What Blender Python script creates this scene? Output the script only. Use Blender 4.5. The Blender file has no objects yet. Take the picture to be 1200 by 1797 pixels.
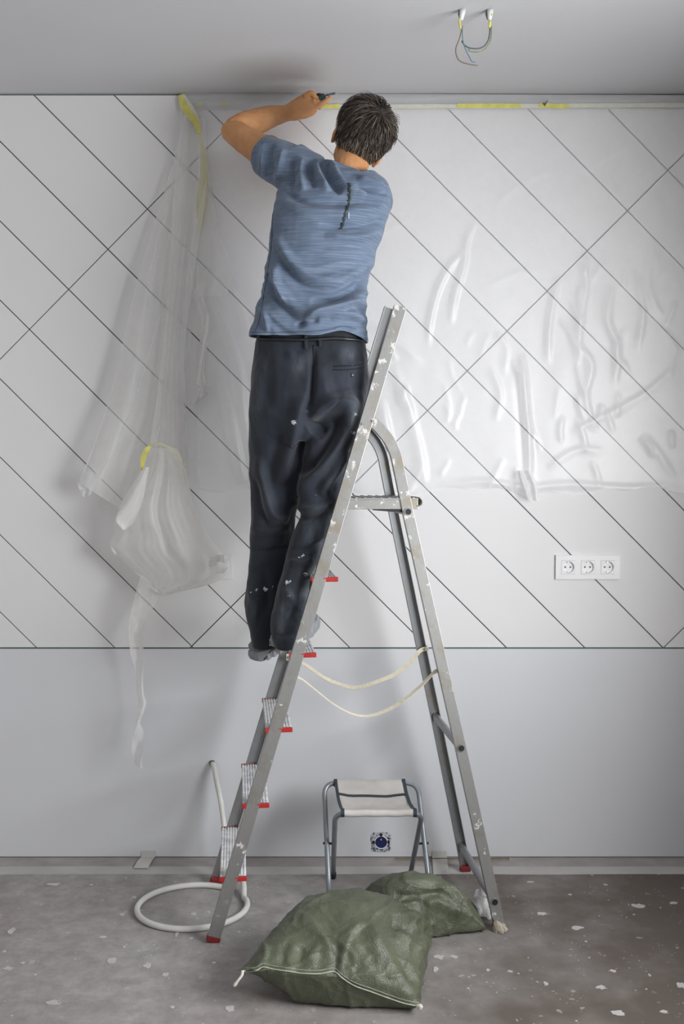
import bpy, bmesh, math, random
import numpy as np
from mathutils import Vector, Matrix, noise
from mathutils.bvhtree import BVHTree

scene = bpy.context.scene
COL = scene.collection
R = math.radians
rnd = random.Random(7)

# ------------------------------------------------------------------ camera
F_PX = 1747.0                 # focal length in pixels of the 1200 x 1797 frame
TH = R(2.3)                   # camera pitched slightly down
DIST = 3.657                  # camera to far wall
CAMH = 1.433
ROOM_H = 2.80
cam_data = bpy.data.cameras.new('camera')
cam_data.sensor_fit = 'VERTICAL'
cam_data.sensor_height = 36.0
cam_data.lens = F_PX / 1797.0 * 36.0
cam_data.clip_start = 0.05
cam = bpy.data.objects.new('camera', cam_data)
cam.location = (0, -DIST, CAMH)
cam.rotation_euler = (R(90) - TH, 0, 0)
COL.objects.link(cam)
scene.camera = cam

# ------------------------------------------------------------------ world, daylight, exposure
world = bpy.data.worlds.new('world')
scene.world = world
world.use_nodes = True
world.node_tree.nodes['Background'].inputs['Color'].default_value = (0.75, 0.83, 0.95, 1)
world.node_tree.nodes['Background'].inputs['Strength'].default_value = 0.6


def area_light(name, loc, rot, sx, sy, energy, color):
    l = bpy.data.lights.new(name, 'AREA')
    l.shape = 'RECTANGLE'
    l.size = sx
    l.size_y = sy
    l.energy = energy
    l.color = color
    o = bpy.data.objects.new(name, l)
    o.location = loc
    o.rotation_euler = rot
    COL.objects.link(o)
    return o


# side: daylight through its window; rear: fill added to brighten the left
area_light('daylight_side_window', (1.82, -2.10, 1.49), (0, R(90), 0), 1.15, 1.9, 118, (0.97, 0.985, 1.0))
area_light('fill_rear', (-0.6, -5.06, 1.1), (R(90), 0, 0), 2.0, 1.4, 8, (1.0, 0.985, 0.97))
vs = scene.view_settings
vs.view_transform = 'Standard'
vs.look = 'None'
vs.gamma = 1.0
vs.use_curve_mapping = False
vs.exposure = 0.0


# ------------------------------------------------------------------ projection helpers (pixel + depth -> place)
def ray(px, py):
    u = (px - 600.0) / F_PX
    w = (898.5 - py) / F_PX
    return np.array([u, math.cos(TH) + w * math.sin(TH), -math.sin(TH) + w * math.cos(TH)])


CAMP = np.array([0, -DIST, CAMH])


def P(px, py, Y=None, Z=None):
    r = ray(px, py)
    t = (Y - CAMP[1]) / r[1] if Y is not None else (Z - CAMP[2]) / r[2]
    return CAMP + t * r


def Qn(v):
    d = np.asarray(v, float) - CAMP
    z = d[:, 1] * math.cos(TH) - d[:, 2] * math.sin(TH)
    u = d[:, 1] * math.sin(TH) + d[:, 2] * math.cos(TH)
    return np.stack([600 + F_PX * d[:, 0] / z, 898.5 - F_PX * u / z], 1)


def mpp(Y):
    return (Y + DIST) / F_PX


# ------------------------------------------------------------------ object helpers
ORG = {}


def tag(o, label=None, cat=None, group=None, kind=None):
    if label: o['label'] = label
    if cat: o['category'] = cat
    if group: o['group'] = group
    if kind: o['kind'] = kind
    return o


def empty(name, loc):
    o = bpy.data.objects.new(name, None)
    o.empty_display_size = 0.05
    o.location = loc
    COL.objects.link(o)
    ORG[o] = np.array(loc, float)
    return o


def link_mesh(name, me, mat, parent=None, smooth=True, origin=None):
    """me holds world coordinates; they are moved to the parent's origin (or the given one)"""
    if parent is not None:
        og = ORG[parent]
    elif origin is not None:
        og = np.array(origin, float)
    else:
        og = np.zeros(3)
    if np.any(og):
        me.transform(Matrix.Translation(Vector(-og)))
    o = bpy.data.objects.new(name, me)
    COL.objects.link(o)
    if mat: me.materials.append(mat)
    if smooth:
        me.polygons.foreach_set('use_smooth', [True] * len(me.polygons))
    if parent is not None:
        o.parent = parent
        top = parent
        if parent.parent is not None or parent.type == 'MESH':
            o.location = (0, 0, 0)
    else:
        o.location = og
    ORG[o] = og
    me.update()
    return o


def mesh(name, verts, faces, mat, parent=None, smooth=False, origin=None):
    me = bpy.data.meshes.new(name)
    me.from_pydata([tuple(map(float, v)) for v in verts], [], faces)
    me.validate()
    bm = bmesh.new()
    bm.from_mesh(me)
    bmesh.ops.recalc_face_normals(bm, faces=bm.faces)
    bm.to_mesh(me)
    bm.free()
    return link_mesh(name, me, mat, parent, smooth, origin)


class MB:
    """collects shapes of ONE part into one mesh"""

    def __init__(s):
        s.v = []
        s.f = []

    def add(s, v, f):
        n = len(s.v)
        s.v += [tuple(map(float, x)) for x in v]
        s.f += [tuple(i + n for i in q) for q in f]
        return s

    def box(s, c, sx, sy, sz, ax=None, ay=None, az=None):
        c = np.array(c, float)
        ax = np.array(ax if ax is not None else (1, 0, 0), float)
        ay = np.array(ay if ay is not None else (0, 1, 0), float)
        az = np.array(az if az is not None else (0, 0, 1), float)
        v = [c + ax * sx / 2 * i + ay * sy / 2 * j + az * sz / 2 * k for k in (-1, 1) for j in (-1, 1) for i in (-1, 1)]
        return s.add(v, [(0, 2, 3, 1), (4, 5, 7, 6), (0, 1, 5, 4), (2, 6, 7, 3), (0, 4, 6, 2), (1, 3, 7, 5)])

    def bar(s, p0, p1, w, h, side):
        p0 = np.array(p0, float); p1 = np.array(p1, float)
        d = p1 - p0
        L = np.linalg.norm(d)
        d /= L
        a = np.array(side, float)
        a -= d * a.dot(d)
        a /= np.linalg.norm(a)
        b = np.cross(d, a)
        return s.box((p0 + p1) / 2, w, h, L, a, b, d)

    def tube(s, pts, r, seg=12, cap=True, flat=1.0, up=None):
        pts = [np.array(p, float) for p in pts]
        n = len(pts)
        rr = r if hasattr(r, '__len__') else [r] * n
        T = []
        for i in range(n):
            t = pts[min(i + 1, n - 1)] - pts[max(i - 1, 0)]
            T.append(t / (np.linalg.norm(t) + 1e-12))
        a = np.array(up if up is not None else ((0, 0, 1) if abs(T[0][2]) < 0.9 else (1, 0, 0)), float)
        v = []
        for i in range(n):
            a = a - T[i] * a.dot(T[i])
            a /= np.linalg.norm(a)
            b = np.cross(T[i], a)
            for k in range(seg):
                th = 2 * math.pi * k / seg
                v.append(pts[i] + rr[i] * (math.cos(th) * a + flat * math.sin(th) * b))
        f = [(i * seg + k, i * seg + (k + 1) % seg, (i + 1) * seg + (k + 1) % seg, (i + 1) * seg + k)
             for i in range(n - 1) for k in range(seg)]
        if cap:
            f.append(tuple(range(seg))[::-1])
            f.append(tuple((n - 1) * seg + k for k in range(seg)))
        return s.add(v, f)

    def loft(s, rings, cap=True):
        m = len(rings[0])
        v = [p for r_ in rings for p in r_]
        f = [(i * m + k, i * m + (k + 1) % m, (i + 1) * m + (k + 1) % m, (i + 1) * m + k)
             for i in range(len(rings) - 1) for k in range(m)]
        if cap:
            f.append(tuple(range(m))[::-1])
            f.append(tuple((len(rings) - 1) * m + k for k in range(m)))
        return s.add(v, f)

    def ellipsoid(s, c, ax, ay, az, rot=None, nu=20, nv=12):
        c = np.array(c, float)
        Rm = np.array(rot) if rot is not None else np.eye(3)
        v = [c + Rm @ np.array([0, 0, az])]
        for i in range(1, nv):
            ph = math.pi * i / nv
            for k in range(nu):
                th = 2 * math.pi * k / nu
                v.append(c + Rm @ np.array([ax * math.sin(ph) * math.cos(th), ay * math.sin(ph) * math.sin(th), az * math.cos(ph)]))
        v.append(c + Rm @ np.array([0, 0, -az]))
        f = [(0, 1 + k, 1 + (k + 1) % nu) for k in range(nu)]
        for i in range(nv - 2):
            for k in range(nu):
                f.append((1 + i * nu + k, 1 + (i + 1) * nu + k, 1 + (i + 1) * nu + (k + 1) % nu, 1 + i * nu + (k + 1) % nu))
        last = len(v) - 1
        f += [(last, 1 + (nv - 2) * nu + (k + 1) % nu, 1 + (nv - 2) * nu + k) for k in range(nu)]
        return s.add(v, f)

    def prism(s, poly, axis_o, ax, ay, az, depth):
        """polygon (2d) in plane ax/ay at axis_o extruded by depth along az"""
        o = np.array(axis_o, float); ax = np.array(ax, float); ay = np.array(ay, float); az = np.array(az, float)
        n = len(poly)
        v = [o + ax * p[0] + ay * p[1] for p in poly] + [o + ax * p[0] + ay * p[1] + az * depth for p in poly]
        f = [tuple(range(n))[::-1], tuple(range(n, 2 * n))] + [(i, (i + 1) % n, n + (i + 1) % n, n + i) for i in range(n)]
        return s.add(v, f)

    def build(s, name, mat, parent=None, smooth=False, bevel=0, origin=None):
        o = mesh(name, s.v, s.f, mat, parent, smooth, origin)
        if bevel:
            b = o.modifiers.new('bevel', 'BEVEL')
            b.width = bevel
            b.segments = 2
            b.limit_method = 'ANGLE'
            b.angle_limit = R(40)
        return o


def remesh(mb, voxel, smooth_it=4, factor=0.5):
    """fuse overlapping closed shapes into one continuous surface"""
    me = bpy.data.meshes.new('tmp')
    me.from_pydata(mb.v, [], mb.f)
    bm = bmesh.new(); bm.from_mesh(me)
    bmesh.ops.recalc_face_normals(bm, faces=bm.faces)
    bm.to_mesh(me); bm.free()
    o = bpy.data.objects.new('tmp', me)
    COL.objects.link(o)
    m = o.modifiers.new('r', 'REMESH'); m.mode = 'VOXEL'; m.voxel_size = voxel
    if smooth_it:
        m2 = o.modifiers.new('s', 'SMOOTH'); m2.factor = factor; m2.iterations = smooth_it
    bpy.context.view_layer.update()
    dg = bpy.context.evaluated_depsgraph_get()
    out = bpy.data.meshes.new_from_object(o.evaluated_get(dg))
    bpy.data.objects.remove(o)
    bpy.data.meshes.remove(me)
    return out


def get_co(me):
    a = np.empty(len(me.vertices) * 3)
    me.vertices.foreach_get('co', a)
    return a.reshape(-1, 3)


def get_no(me):
    a = np.empty(len(me.vertices) * 3)
    me.vertices.foreach_get('normal', a)
    return a.reshape(-1, 3)


def set_co(me, a):
    me.vertices.foreach_set('co', a.ravel())
    me.update()


def spline(pts, n):
    """Catmull-Rom through pts (any dimension), n samples"""
    p = np.array(pts, float)
    if len(p) == 2:
        t = np.linspace(0, 1, n)[:, None]
        return p[0] * (1 - t) + p[1] * t
    q = np.vstack([2 * p[0] - p[1], p, 2 * p[-1] - p[-2]])
    out = []
    for x in np.linspace(0, len(p) - 1 - 1e-9, n):
        i = int(x); t = x - i
        a, b, c_, d = q[i], q[i + 1], q[i + 2], q[i + 3]
        out.append(0.5 * (2 * b + (c_ - a) * t + (2 * a - 5 * b + 4 * c_ - d) * t * t + (3 * b - a - 3 * c_ + d) * t ** 3))
    return np.array(out)


def fold_field(q, folds):
    """q: pixel positions of surface points; folds: (polyline, amplitude, width_left, width_right)"""
    out = np.zeros(len(q))
    for pl, amp, w1, w2 in folds:
        pl = spline(pl, max(8, 5 * len(pl)))
        best = np.full(len(q), 1e9)
        sgn = np.ones(len(q))
        tt = np.zeros(len(q))
        n = len(pl) - 1
        for i in range(n):
            a = pl[i]; d = pl[i + 1] - a
            L2 = d.dot(d) + 1e-9
            t = np.clip(((q - a) @ d) / L2, 0, 1)
            e = q - (a + t[:, None] * d)
            dd = np.hypot(e[:, 0], e[:, 1])
            cr = d[0] * e[:, 1] - d[1] * e[:, 0]
            m = dd < best
            best[m] = dd[m]; sgn[m] = np.sign(cr[m]); tt[m] = (i + t[m]) / n
        w = np.where(sgn > 0, w2, w1)
        taper = np.clip(np.minimum(tt, 1 - tt) * 5, 0.0, 1) ** 0.7
        out += amp * np.exp(-(best / w) ** 2) * taper
    return out


# ------------------------------------------------------------------ materials
def rgb(r, g, b):
    def lin(c):
        c /= 255.0
        return c / 12.92 if c <= 0.04045 else ((c + 0.055) / 1.055) ** 2.4
    return (lin(r), lin(g), lin(b), 1)


class NT:
    def __init__(s, name):
        s.m = bpy.data.materials.new(name)
        s.m.use_nodes = True
        s.t = s.m.node_tree
        s.b = s.t.nodes['Principled BSDF']
        s.out = s.t.nodes['Material Output']

    def n(s, typ, **kw):
        x = s.t.nodes.new(typ)
        for k, v in kw.items():
            if k.startswith('_'):
                setattr(x, k[1:], v)
            else:
                key = int(k[1:]) if k[0] == 'i' and k[1:].isdigit() else k.replace('__', ' ')
                x.inputs[key].default_value = v
        return x

    def l(s, a, b):
        s.t.links.new(a, b)

    def set(s, **kw):
        for k, v in kw.items():
            s.b.inputs[k.replace('_', ' ')].default_value = v
        return s

    def coord(s, scale=(1, 1, 1), rot=(0, 0, 0), out='Object'):
        c = s.n('ShaderNodeTexCoord')
        mp = s.n('ShaderNodeMapping')
        mp.inputs['Scale'].default_value = scale
        mp.inputs['Rotation'].default_value = rot
        s.l(c.outputs[out], mp.inputs['Vector'])
        return mp.outputs['Vector']

    def noise(s, vec, scale, detail=4, rough=0.55):
        x = s.n('ShaderNodeTexNoise')
        x.inputs['Scale'].default_value = scale
        x.inputs['Detail'].default_value = detail
        x.inputs['Roughness'].default_value = rough
        if vec is not None: s.l(vec, x.inputs['Vector'])
        return x.outputs['Fac']

    def ramp(s, fac, stops, interp='LINEAR'):
        x = s.n('ShaderNodeValToRGB')
        x.color_ramp.interpolation = interp
        el = x.color_ramp.elements
        while len(el) < len(stops): el.new(0.5)
        for e, (p, c) in zip(el, stops):
            e.position = p
            e.color = c if hasattr(c, '__len__') else (c, c, c, 1)
        s.l(fac, x.inputs['Fac'])
        return x.outputs['Color']

    def mix(s, fac, a, b, mode='MIX'):
        x = s.n('ShaderNodeMix', _data_type='RGBA', _blend_type=mode)
        for sock, val in ((x.inputs['Factor'], fac), (x.inputs['A'], a), (x.inputs['B'], b)):
            pass
        fi, ai, bi = x.inputs[0], x.inputs[6], x.inputs[7]
        for sock, val in ((fi, fac), (ai, a), (bi, b)):
            if hasattr(val, 'is_linked') or hasattr(val, 'links'):
                s.l(val, sock)
            else:
                sock.default_value = val
        return x.outputs[2]

    def math(s, op, a, b=0.0):
        x = s.n('ShaderNodeMath', _operation=op)
        for i, val in enumerate((a, b)):
            if hasattr(val, 'links'): s.l(val, x.inputs[i])
            else: x.inputs[i].default_value = val
        return x.outputs[0]

    def bump(s, h, strength=0.3, dist=0.002):
        x = s.n('ShaderNodeBump')
        x.inputs['Strength'].default_value = strength
        x.inputs['Distance'].default_value = dist
        s.l(h, x.inputs['Height'])
        s.l(x.outputs['Normal'], s.b.inputs['Normal'])

    def color(s, c):
        if hasattr(c, 'links'): s.l(c, s.b.inputs['Base Color'])
        else: s.b.inputs['Base Color'].default_value = c


def simple(name, col, rough=0.6, metal=0.0, var=0.12, scale=30, bump=0.0, bscale=200):
    t = NT(name)
    t.set(Roughness=rough, Metallic=metal)
    v = t.coord()
    f = t.noise(v, scale)
    d = tuple(max(0, x * (1 - var)) for x in col[:3]) + (1,)
    b = tuple(min(1, x * (1 + var)) for x in col[:3]) + (1,)
    t.color(t.ramp(f, [(0.3, d), (0.7, b)]))
    if bump:
        t.bump(t.noise(v, bscale, 3), bump, 0.001)
    return t.m


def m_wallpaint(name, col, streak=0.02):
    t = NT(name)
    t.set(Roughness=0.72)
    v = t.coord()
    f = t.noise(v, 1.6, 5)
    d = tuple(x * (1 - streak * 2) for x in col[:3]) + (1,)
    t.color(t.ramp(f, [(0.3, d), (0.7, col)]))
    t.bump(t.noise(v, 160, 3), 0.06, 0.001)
    return t.m


def m_alu(name, base, paint=0.5):
    t = NT(name)
    v = t.coord()
    brushed = t.noise(t.coord((60, 60, 6)), 8, 4)
    al = t.ramp(brushed, [(0.3, tuple(x * 0.85 for x in base[:3]) + (1,)), (0.75, base)])
    sp_ = t.n('ShaderNodeSeparateXYZ'); t.l(v, sp_.inputs[0])
    mr = t.n('ShaderNodeMapRange'); mr.inputs['From Min'].default_value = 0.7; mr.inputs['From Max'].default_value = 1.5; mr.inputs['To Min'].default_value = 0.0; mr.inputs['To Max'].default_value = 0.05 * paint
    t.l(sp_.outputs['Z'], mr.inputs['Value'])
    grime = t.ramp(t.math('ADD', t.noise(v, 14, 6, 0.65), mr.outputs[0]), [(0.52, 0.0), (0.68, 0.6)])
    al = t.mix(grime, al, rgb(150, 140, 120))
    spl = t.ramp(t.math('ADD', t.noise(v, 26, 7, 0.72), mr.outputs[0]), [(0.66 - 0.07 * paint, 0.0), (0.70 - 0.07 * paint, 1.0)])
    c = t.mix(spl, al, rgb(208, 206, 202))
    t.color(c)
    t.l(t.math('MULTIPLY', t.math('SUBTRACT', 1.0, spl), 0.72), t.b.inputs['Metallic'])
    t.set(Roughness=0.42)
    t.bump(spl, 0.4, 0.001)
    return t.m


def m_film(name, density, tint=(0.93, 0.93, 0.94, 1), dscale=9, gloss=0.5):
    """thin polyethylene film: mostly see-through, milky scatter, soft gloss"""
    t = NT(name)
    t.t.nodes.remove(t.b)
    tr = t.n('ShaderNodeBsdfTransparent')
    df = t.n('ShaderNodeBsdfDiffuse'); df.inputs['Color'].default_value = tint
    tl = t.n('ShaderNodeBsdfTranslucent'); tl.inputs['Color'].default_value = tint
    gl = t.n('ShaderNodeBsdfGlossy'); gl.inputs['Roughness'].default_value = 0.5
    gl.inputs['Color'].default_value = (0.9, 0.9, 0.9, 1)
    milk = t.n('ShaderNodeMixShader'); milk.inputs[0].default_value = 0.45
    t.l(df.outputs[0], milk.inputs[1]); t.l(tl.outputs[0], milk.inputs[2])
    v = t.coord()
    nz = t.noise(v, dscale, 5, 0.6)
    s1 = t.n('ShaderNodeMixShader')
    dens = t.ramp(nz, [(0.3, max(0.02, density * 0.93)), (0.7, min(1, density * 1.07))])
    fw = t.n('ShaderNodeLayerWeight'); fw.inputs['Blend'].default_value = 0.5
    dens = t.math('MINIMUM', t.math('MULTIPLY', dens, t.math('ADD', 0.9, t.math('MULTIPLY', t.math('POWER', fw.outputs['Facing'], 2.0), 2.2))), 0.95)
    t.l(dens, s1.inputs[0]); t.l(tr.outputs[0], s1.inputs[1]); t.l(milk.outputs[0], s1.inputs[2])
    s2 = t.n('ShaderNodeMixShader')
    fr = t.n('ShaderNodeLayerWeight'); fr.inputs['Blend'].default_value = 0.5
    g2 = t.math('MULTIPLY', t.math('ADD', 0.10, t.math('MULTIPLY', t.math('POWER', fr.outputs['Facing'], 4.0), 0.3)), gloss)
    gm = t.n('ShaderNodeNewGeometry')
    g2 = t.math('MULTIPLY', g2, t.math('SUBTRACT', 1.0, gm.outputs['Backfacing']))      # sheen on the room side only
    t.l(g2, s2.inputs[0]); t.l(s1.outputs[0], s2.inputs[1]); t.l(gl.outputs[0], s2.inputs[2])
    t.l(s2.outputs[0], t.out.inputs['Surface'])
    return t.m


M = {}
M['panel'] = m_wallpaint('panel_white', (0.80, 0.795, 0.80, 1), 0.01)
M['wall'] = m_wallpaint('wall_plaster', (0.72, 0.73, 0.76, 1), 0.03)
M['raw'] = m_wallpaint('raw_plaster', (0.50, 0.48, 0.455, 1), 0.05)
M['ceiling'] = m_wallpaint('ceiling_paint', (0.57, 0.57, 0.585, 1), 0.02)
M['backing'] = simple('panel_backing_green', rgb(96, 114, 110), 0.8)
M['alu'] = m_alu('ladder_aluminium', (0.33, 0.34, 0.35, 1), 0.0)
M['alu_dirty'] = m_alu('ladder_aluminium_splashed', (0.38, 0.38, 0.37, 1), 0.7)
M['red'] = simple('red_plastic', rgb(172, 40, 38), 0.45, var=0.2)
M['dark_red'] = simple('dark_red_rubber', rgb(122, 32, 34), 0.6, var=0.2)
M['black'] = simple('black_rubber', rgb(22, 24, 26), 0.6)
M['bolt'] = simple('steel_bolt', rgb(190, 190, 188), 0.3, 0.8)
M['strap'] = simple('cream_webbing', rgb(216, 208, 186), 0.8, var=0.1, scale=80, bump=0.3, bscale=500)
M['white_plastic'] = simple('white_plastic', (0.82, 0.82, 0.825, 1), 0.35, var=0.02)
M['dark_hole'] = simple('dark_hole', rgb(96, 96, 100), 0.7)
M['hose'] = simple('white_hose', rgb(214, 213, 208), 0.45, var=0.08, scale=14)
M['steel'] = simple('stool_steel', rgb(150, 156, 162), 0.35, 0.5, var=0.15, scale=18)
M['trim_dark'] = simple('stool_trim', rgb(48, 60, 68), 0.6)
M['canvas'] = simple('stool_canvas', rgb(205, 200, 196), 0.9, var=0.07, scale=22, bump=0.3, bscale=500)
M['yellow_tape'] = simple('yellow_tape', rgb(222, 216, 118), 0.6, var=0.12, scale=40)
M['pale_tape'] = simple('pale_tape', rgb(216, 215, 202), 0.65, var=0.06, scale=40)
M['faint_tape'] = m_film('faint_tape', 0.45, tint=(0.84, 0.82, 0.5, 1))
M['paper_tape'] = simple('paper_tape', rgb(196, 194, 190), 0.85, var=0.05, scale=30)
M['lath'] = simple('wood_lath', rgb(124, 108, 76), 0.8, var=0.2, scale=50)
M['film'] = m_film('wall_film', 0.25, gloss=1.1)
M['film_loose'] = m_film('loose_film', 0.45, tint=(0.985, 0.98, 0.97, 1), dscale=8, gloss=0.4)
M['film_bunched'] = m_film('bunched_film', 0.52, tint=(0.985, 0.975, 0.955, 1), dscale=8, gloss=0.6)
M['film_hem'] = m_film('film_hem', 0.86, tint=(0.78, 0.79, 0.80, 1), dscale=5, gloss=0.5)
M['film_dense'] = m_film('crumpled_film', 0.62, dscale=20, gloss=1.0)
M['plaster'] = simple('plaster_fleck', rgb(186, 184, 183), 0.85, var=0.1)


def m_step():
    t = NT('step_ribbed')
    v = t.coord()
    d = t.ramp(t.noise(v, 34, 6, 0.7), [(0.38, (0.55, 0.56, 0.58, 1)), (0.58, (0.85, 0.85, 0.86, 1))])
    t.color(d)
    t.set(Roughness=0.7)
    t.bump(t.noise(v, 180, 3), 0.4, 0.001)
    return t.m


M['step'] = m_step()


def m_floor():
    t = NT('floor_dusty_board')
    v = t.coord()
    base = t.ramp(t.noise(v, 1.1, 5, 0.6), [(0.3, rgb(150, 143, 140)), (0.55, rgb(164, 160, 158)), (0.75, rgb(178, 175, 174))])
    fine = t.ramp(t.noise(v, 14, 8, 0.7), [(0.28, 0.66), (0.72, 1.16)])
    base = t.mix(1.0, base, fine, 'MULTIPLY')
    # reddish brown stain towards the right, deepened to carry the shade there too
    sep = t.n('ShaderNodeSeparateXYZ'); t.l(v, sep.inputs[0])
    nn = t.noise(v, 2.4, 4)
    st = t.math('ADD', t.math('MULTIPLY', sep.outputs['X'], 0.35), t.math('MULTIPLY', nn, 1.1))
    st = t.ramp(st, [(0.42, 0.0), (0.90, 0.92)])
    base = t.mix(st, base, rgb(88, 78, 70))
    # trowel comb marks in patches
    wv = t.n('ShaderNodeTexWave'); wv.inputs['Scale'].default_value = 42
    wv.inputs['Distortion'].default_value = 1.0
    t.l(t.coord(rot=(0, 0, 0.9)), wv.inputs['Vector'])
    patch = t.ramp(t.noise(v, 2.1, 3), [(0.56, 0.0), (0.66, 0.22)])
    cm = t.math('MULTIPLY', wv.outputs['Fac'], patch)
    base = t.mix(cm, base, rgb(190, 187, 184))
    # small paint specks
    vo = t.n('ShaderNodeTexVoronoi'); vo.inputs['Scale'].default_value = 16
    vo.inputs['Randomness'].default_value = 1.0
    dist = t.n('ShaderNodeVectorMath', _operation='ADD')
    nzc = t.n('ShaderNodeTexNoise'); nzc.inputs['Scale'].default_value = 30; t.l(v, nzc.inputs['Vector'])
    sc = t.n('ShaderNodeVectorMath', _operation='SCALE'); sc.inputs['Scale'].default_value = 0.035
    t.l(nzc.outputs['Color'], sc.inputs[0]); t.l(v, dist.inputs[0]); t.l(sc.outputs[0], dist.inputs[1])
    t.l(dist.outputs[0], vo.inputs['Vector'])
    gate = t.ramp(t.noise(v, 6, 2), [(0.5, 0.0), (0.56, 1.0)])
    sp = t.math('MULTIPLY', t.ramp(vo.outputs['Distance'], [(0.10, 1.0), (0.13, 0.0)]), gate)
    base = t.mix(t.math('MULTIPLY', sp, 0.35), base, rgb(200, 198, 197))
    vo2 = t.n('ShaderNodeTexVoronoi'); vo2.inputs['Scale'].default_value = 60
    t.l(dist.outputs[0], vo2.inputs['Vector'])
    gate2 = t.ramp(t.noise(v, 9, 3), [(0.52, 0.0), (0.6, 1.0)])
    sp2 = t.math('MULTIPLY', t.ramp(vo2.outputs['Distance'], [(0.13, 1.0), (0.17, 0.0)]), gate2)
    base = t.mix(t.math('MULTIPLY', sp2, 0.5), base, rgb(205, 203, 202))
    t.color(base)
    t.set(Roughness=0.82)
    t.bump(t.noise(v, 90, 5), 0.25, 0.002)
    return t.m


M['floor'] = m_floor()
M['floor_edge'] = simple('floor_edge_board', rgb(160, 155, 152), 0.85, var=0.15, scale=9, bump=0.2)
M['floor_tape'] = simple('floor_paper_edge', rgb(182, 179, 177), 0.85, var=0.08, scale=7)


def m_sack():
    t = NT('green_woven_polypropylene')
    v = t.coord()
    a = t.ramp(t.noise(v, 9, 5, 0.6), [(0.3, rgb(76, 81, 64)), (0.7, rgb(102, 107, 86))])
    wv = t.n('ShaderNodeTexBrick')
    wv.inputs['Scale'].default_value = 120
    wv.inputs['Mortar Size'].default_value = 0.03
    wv.inputs['Color1'].default_value = (0.8, 0.8, 0.8, 1); wv.inputs['Color2'].default_value = (1, 1, 1, 1)
    wv.inputs['Mortar'].default_value = (0.6, 0.6, 0.6, 1)
    t.l(v, wv.inputs['Vector'])
    t.color(t.mix(0.5, a, wv.outputs['Color'], 'MULTIPLY'))
    t.set(Roughness=0.43)
    t.b.inputs['Specular IOR Level'].default_value = 0.6
    h = t.math('ADD', t.math('MULTIPLY', t.noise(v, 260, 2), 0.8), t.math('MULTIPLY', t.noise(v, 30, 5, 0.6), 1.6))
    t.bump(h, 0.75, 0.003)
    return t.m


M['sack'] = m_sack()


def m_shirt():
    t = NT('blue_heather_jersey')
    v = t.coord((7, 7, 260), rot=(0, R(-6), 0))
    a = t.ramp(t.noise(v, 1.6, 6, 0.65), [(0.30, rgb(80, 97, 120)), (0.5, rgb(100, 116, 138)), (0.72, rgb(130, 143, 162))])
    t.color(a)
    t.set(Roughness=0.85)
    t.b.inputs['Sheen Weight'].default_value = 0.15
    t.bump(t.noise(t.coord((30, 30, 400)), 2, 3), 0.15, 0.001)
    return t.m


M['shirt'] = m_shirt()
M['shirt_seam'] = simple('shirt_seam', rgb(62, 82, 110), 0.85)
M['print'] = simple('back_print_ink', rgb(52, 62, 58), 0.7, var=0.3, scale=120)
M['print_pale'] = simple('back_print_pale', rgb(176, 184, 200), 0.7)


def m_pants():
    t = NT('dark_navy_trouser_cloth')
    v = t.coord()
    a = t.ramp(t.noise(v, 7, 5, 0.6), [(0.3, rgb(14, 19, 28)), (0.7, rgb(26, 35, 50))])
    at = t.n('ShaderNodeAttribute'); at.attribute_name = 'dust'
    rag = t.math('MULTIPLY', at.outputs['Fac'], t.ramp(t.noise(t.coord((40, 40, 14)), 1.5, 6, 0.7), [(0.35, 0.25), (0.7, 1.0)]))
    a = t.mix(rag, a, rgb(120, 128, 140))
    at2 = t.n('ShaderNodeAttribute'); at2.attribute_name = 'paint'
    pf = t.ramp(t.math('ADD', at2.outputs['Fac'], t.math('MULTIPLY', t.math('SUBTRACT', t.noise(v, 190, 5, 0.7), 0.56), 2.2)), [(0.5, 0.0), (0.58, 1.0)])
    pf = t.math('MULTIPLY', pf, t.ramp(at2.outputs['Fac'], [(0.02, 0.0), (0.12, 1.0)]))
    a = t.mix(pf, a, rgb(212, 216, 222))
    t.color(a)
    t.set(Roughness=0.78)
    t.b.inputs['Sheen Weight'].default_value = 0.2
    t.bump(t.noise(t.coord((1, 1, 1)), 420, 2), 0.2, 0.0008)
    return t.m


M['pants'] = m_pants()
M['pants_seam'] = simple('trouser_seam', rgb(12, 15, 20), 0.8)
M['belt'] = simple('belt_leather', rgb(30, 31, 33), 0.4, var=0.2)
M['belt_shiny'] = simple('belt_lining', rgb(150, 150, 142), 0.4)


def m_skin():
    t = NT('skin')
    v = t.coord()
    a = t.ramp(t.noise(v, 16, 5, 0.6), [(0.3, rgb(192, 134, 88)), (0.7, rgb(214, 160, 110))])
    t.color(a)
    t.set(Roughness=0.55)
    t.b.inputs['Subsurface Weight'].default_value = 0.12
    t.b.inputs['Subsurface Radius'].default_value = (0.02, 0.008, 0.004)
    t.bump(t.noise(v, 220, 3), 0.12, 0.001)
    return t.m


M['skin'] = m_skin()
M['nail'] = simple('fingernail', rgb(226, 176, 152), 0.35)
M['eye'] = simple('eye_white', rgb(220, 216, 208), 0.3)
M['iris'] = simple('eye_iris', rgb(60, 70, 80), 0.3)
M['lip'] = simple('lips', rgb(168, 96, 82), 0.5)


def m_hair():
    t = NT('grey_brown_hair')
    v = t.coord()
    hi = t.n('ShaderNodeAttribute'); hi.attribute_name = 'tone'
    a = t.ramp(hi.outputs['Fac'], [(0.0, rgb(32, 27, 23)), (0.5, rgb(66, 55, 46)), (0.8, rgb(112, 100, 88)), (1.0, rgb(158, 150, 140))])
    t.color(a)
    t.set(Roughness=0.5)
    return t.m


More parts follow.
